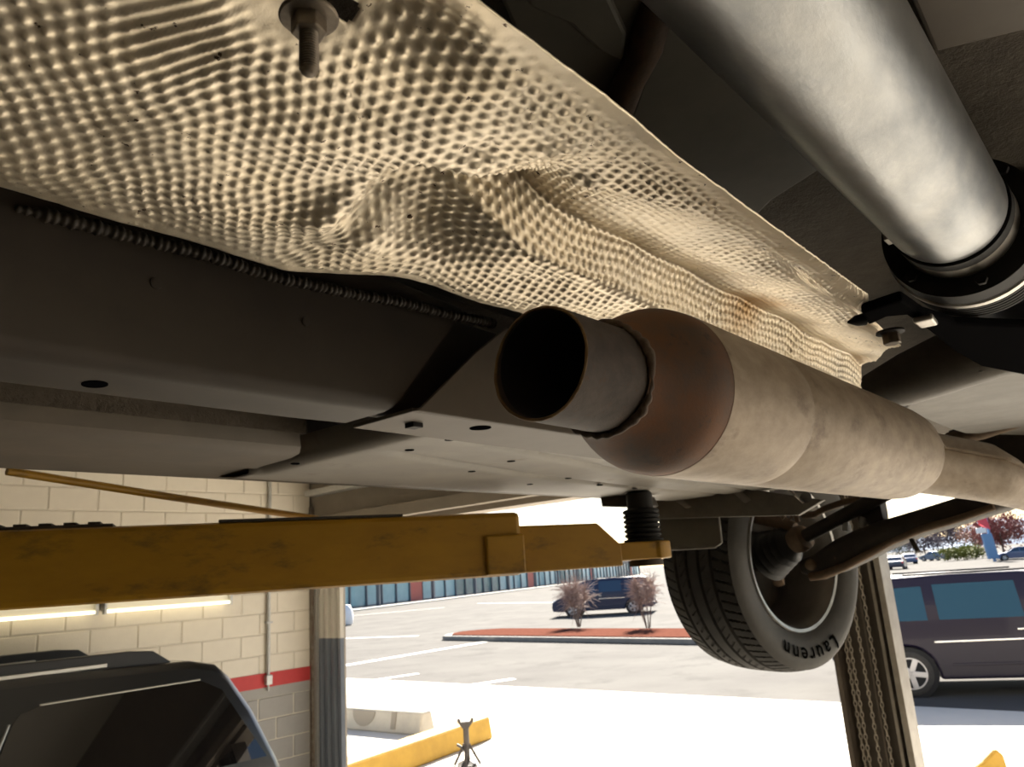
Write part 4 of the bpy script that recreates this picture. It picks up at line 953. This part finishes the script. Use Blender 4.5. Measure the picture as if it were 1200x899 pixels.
sapling((g1[0]+.8, g1[1]+.5, -H+.17), 1.95, 'bare bushy sapling in front of the driving minivan bonnet', 3, 1.0)
sapling((g2[0]+.8, g2[1]+.5, -H+.17), 2.0, 'bare thin sapling behind the driving minivan tail', 5, .8)

# yellow and grey concrete barriers
yb = empty('concrete_barrier', (7.2, 8.0, -H), 'yellow painted concrete barrier beside the jack stand', 'barrier')
pA_, pB_ = np.array([5.45, 7.50, -H]), gnd(577, 866); d_ = (pB_-pA_)/np.linalg.norm(pB_-pA_); n_ = np.array([-d_[1], d_[0], 0])
MB().loft([[A_+n_*(-.0)+d_*o_, A_+n_*.38+d_*o_, A_+n_*.33+az*.30+d_*o_*.3, A_+n_*.03+az*.30+d_*o_*.3] for A_, o_ in ((pA_, -.03), (pB_, .03))]).build('barrier_block', 'barrier_yellow', yb, bevel=.03)
gb = empty('concrete_barrier', (8.3, 10.2, -H), 'low grey concrete barrier with dark patches behind the yellow one', 'barrier')
qA, qB = gnd(492, 863), gnd(360, 851); d_ = (qB-qA)/np.linalg.norm(qB-qA); n_ = np.array([d_[1], -d_[0], 0]); 
if n_[0] < 0: n_ = -n_
MB().loft([[A_, A_+n_*.35, A_+n_*.27+az*.32, A_+n_*.06+az*.32] for A_ in (qA, qB)]).build('barrier_block', 'barrier_grey', gb, bevel=.03)
L_ = np.linalg.norm(qB-qA)
for f_ in (.22, .72):
    c = qA+d_*L_*f_-n_*.0+az*.0
    MB().prism([c+d_*u-n_*(.012-.06*zz/.32)+az*zz for u, zz in ((-.05, .06), (.05, .06), (.05, .30), (-.05, .30))], n_*.02).build('barrier_slot', 'barrier_stain', gb)
c = qA+d_*L_*.48
MB().prism([c+d_*(.26*math.cos(t))-n_*(.012-.06*(.29+.22*math.sin(t))/.32)+az*(.29+.22*math.sin(t)) for t in np.linspace(math.pi, 2*math.pi, 14)], n_*.02).build('barrier_patch', 'barrier_stain', gb)
# jack stand
jb = gnd(548, 897); js = empty('jack_stand', (jb[0], jb[1], -H), 'black steel jack stand in front of the yellow barrier', 'jack stand')
J = np.array([jb[0], jb[1], -H])
MB().lathe([(0, .17), (.015, .17), (.02, .15), (.06, .05), (.10, .035)], J, (0, 0, 1), 4).build('base', 'stand_black', js)
for i in range(4):
    t = i*math.pi/2+.6; f0 = J+np.array([.16*math.cos(t), .16*math.sin(t), .01])
    MB().tube([f0, J+np.array([.03*math.cos(t), .03*math.sin(t), .24])], .016, 8).build('leg', 'stand_black', js, smooth=60)
MB().tube([J+az*.10, J+az*.44], .036, 14).build('post', 'stand_black', js, smooth=60)
sad = np.array([CR[0], CR[1], 0]); sad /= np.linalg.norm(sad); sn_ = np.array([-sad[1], sad[0], 0])
MB().prism([J+sad*u-sn_*.04+az*z for u, z in ((-.035, .42), (.035, .42), (.10, .50), (.10, .54), (.075, .54), (.055, .50), (-.055, .50), (-.075, .54), (-.10, .54), (-.10, .50))], sn_*.08).build('saddle', 'stand_black', js, bevel=.004)
MB().tube([J+az*.16, J-sad*.10+az*.23, J-sad*.12+az*.24], .016, 8).build('lock_lever', 'stand_black', js, smooth=60)
# pale yellow block at the picture's lower right
yq = gnd(1172, 925)
yk = empty('yellow_block', (yq[0], yq[1], -H), 'pale yellow sloped concrete block in the lower right corner', 'block')
MB().prism([yq+sad*u+az*z for u, z in ((-.55, 0), (.14, 0), (.10, .28), (.04, .34), (-.10, .24))], sn_*.5).build('block_body', 'barrier_yellow', yk, bevel=.02)
wq = gnd(407, 733); wbg = MB(); wbg.lathe([(0, .25), (.1, .33), (.5, .36), (.9, .30), (1.15, .18), (1.2, .02)], (wq[0], wq[1], -H), (0, 0, 1), 20)
tag(wbg.build('white_sack', 'white_plastic', None, smooth=60), 'white rounded sack standing in the lot beside the corrugated jamb', 'sack')

# ================================================================== SHOPS
sh = empty('shop_building', (70, 74, -H), 'long row of shops with teal windows across the parking lot', 'building')
A_ = gnd(404, 716); dirn = np.array([math.cos(YAW-math.radians(19)), math.sin(YAW-math.radians(19)), 0]); inn = np.array([-dirn[1], dirn[0], 0])
A_ = A_-dirn*22
LENB = 175.0
def sp(u, v_, z): return A_+dirn*u+inn*v_+az*z
def sbox(u0, u1, v0, v1, z0, z1, nm, m, bev=0):
    return MB().prism([sp(u0, v0, z0), sp(u1, v0, z0), sp(u1, v1, z0), sp(u0, v1, z0)], (0, 0, z1-z0)).build(nm, m, sh, bevel=bev)
sbox(0, LENB, .5, 22, 0, 4.3, 'shop_wall', 'shop_wall'); sbox(-1, LENB+1, -1.6, 22.5, 4.3, 5.1, 'roof_fascia', 'shop_roof'); sbox(-2, LENB+2, -3.0, .6, -.02, .16, 'pavement', 'shop_kerb')
u = 1.0; k = 0; rnd = random.Random(11)
while u < LENB-4:
    w_ = 3.1; typ = 'shop_glass' if (k//5) % 3 != 0 else 'shop_glass_dark'
    if k % 13 == 11: sbox(u+.2, u+w_, .25, .6, .16, 3.3, 'red_panel', 'shop_red')
    else: sbox(u+.12, u+w_, .38, .6, .30, 3.2, 'shop_pane', typ)
    sbox(u-.06, u+.10, .20, .6, .16, 3.4, 'mullion', 'shop_frame')
    if k % 4 == 0: sbox(u-.2, u+.15, -1.3, -.95, .16, 4.3, 'awning_post', 'shop_frame')
    u += w_+.1; k += 1

# ================================================================== TREES, SIGN
def tree(base, h, cr, label, leaf, seed, name='tree', n=2600, zc=.62, flat=.75, cat='tree', group='trees beyond the lot', lsz=.035):
    rnd = np.random.default_rng(seed); root = empty(name, base, label, cat, group); bs = np.array(base, float)
    tk = MB(); top = bs+np.array([0, 0, h*zc])
    tk.tube([bs, bs+(top-bs)*.5+np.array([.05*h*.2, 0, 0]), top], [h*.022, h*.017, h*.01], 8)
    for i in range(9):
        a = i*2.4; e = bs+np.array([math.cos(a)*cr*.7, math.sin(a)*cr*.7, h*(zc+.22*rnd.uniform(-.3, 1))]); s_ = bs+np.array([0, 0, h*rnd.uniform(.22, .5)])
        tk.tube([s_, (s_+e)/2+np.array([0, 0, h*.04]), e], [h*.010, h*.007, h*.003], 5)
    tk.build('trunk', 'bark', root, smooth=60)
    fb = MB(); vs = []; fs = []
    cl = rnd.normal(size=(26, 3)); cl /= np.linalg.norm(cl, axis=1)[:, None]; cl *= rnd.uniform(.35, .85, (26, 1))
    for i in range(n):
        c = cl[i % 26]+rnd.normal(size=3)*.20
        p_ = bs+np.array([0, 0, h*zc])+c*np.array([cr, cr, cr*flat])
        d1 = rnd.normal(size=3); d1 /= np.linalg.norm(d1); d2 = np.cross(d1, rnd.normal(size=3)); d2 /= np.linalg.norm(d2); s_ = cr*lsz*rnd.uniform(.7, 1.5)
        k0 = len(vs); vs += [p_-d1*s_, p_+d2*s_*.7, p_+d1*s_, p_-d2*s_*.7]; fs.append((k0, k0+1, k0+2, k0+3))
    fb.add(vs, fs); fb.build('foliage', leaf, root)
    return root
def tg(px, py): g_ = gnd(px, py); return (g_[0], g_[1], -H)
tree(tg(1178, 655), 6.6, 3.6, 'round red-leaved tree above the blue parked car', 'leaf_red', 1, n=5200)
tree(tg(1118, 650), 7.5, 4.8, 'dark plum tree left of the red tree', 'leaf_plum', 2, n=3200)
tree(tg(1085, 653), 6.2, 4.2, 'dark plum tree behind the pale silver car', 'leaf_plum', 4, n=3000)
tree(tg(1150, 650), 6.0, 4.0, 'brownish tree between the plum and red trees', 'leaf_brown', 6, n=3000)
tree(tg(1055, 654), 4.6, 4.0, 'dark green low tree beside the steel post', 'leaf_dark', 8, n=3000)
for px, py, lb, sd_ in ((1122, 657, 'lime green hedge shrub left of the sign post', 21), (1140, 655, 'lime green hedge shrub nearest the sign post', 22)):
    tree(tg(px, py), 2.2, 2.4, lb, 'leaf_lime', sd_, 'hedge_shrub', 1800, .5, .45, 'shrub', 'lime shrubs across the lot', .05)
sg = tg(1166, 658); sgn_ = empty('sign_post', sg, 'red and blue pole sign standing beside the red tree', 'sign')
S_ = np.array(sg)
MB().tube([S_, S_+az*6.5], .16, 10).build('pole', 'sign_blue', sgn_, smooth=60)
MB().prism([S_+sad*u+az*z-sn_*.2 for u, z in ((-.9, 4.3), (.2, 3.6), (-.2, 6.3), (-1.3, 6.6))], sn_*.4).build('sign_panel', 'sign_red', sgn_, bevel=.03)
MB().prism([S_+sad*u+az*z-sn_*.2 for u, z in ((-.7, .3), (.5, .3), (.2, 3.2), (-.9, 3.2))], sn_*.4).build('sign_panel', 'sign_blue', sgn_, bevel=.03)
MB().prism([S_+sad*u+az*z-sn_*.24 for u, z in ((-1.4, 3.3), (-.4, 3.3), (-.4, 3.9), (-1.4, 3.9))], sn_*.4).build('sign_panel', 'white_plastic', sgn_, bevel=.03)
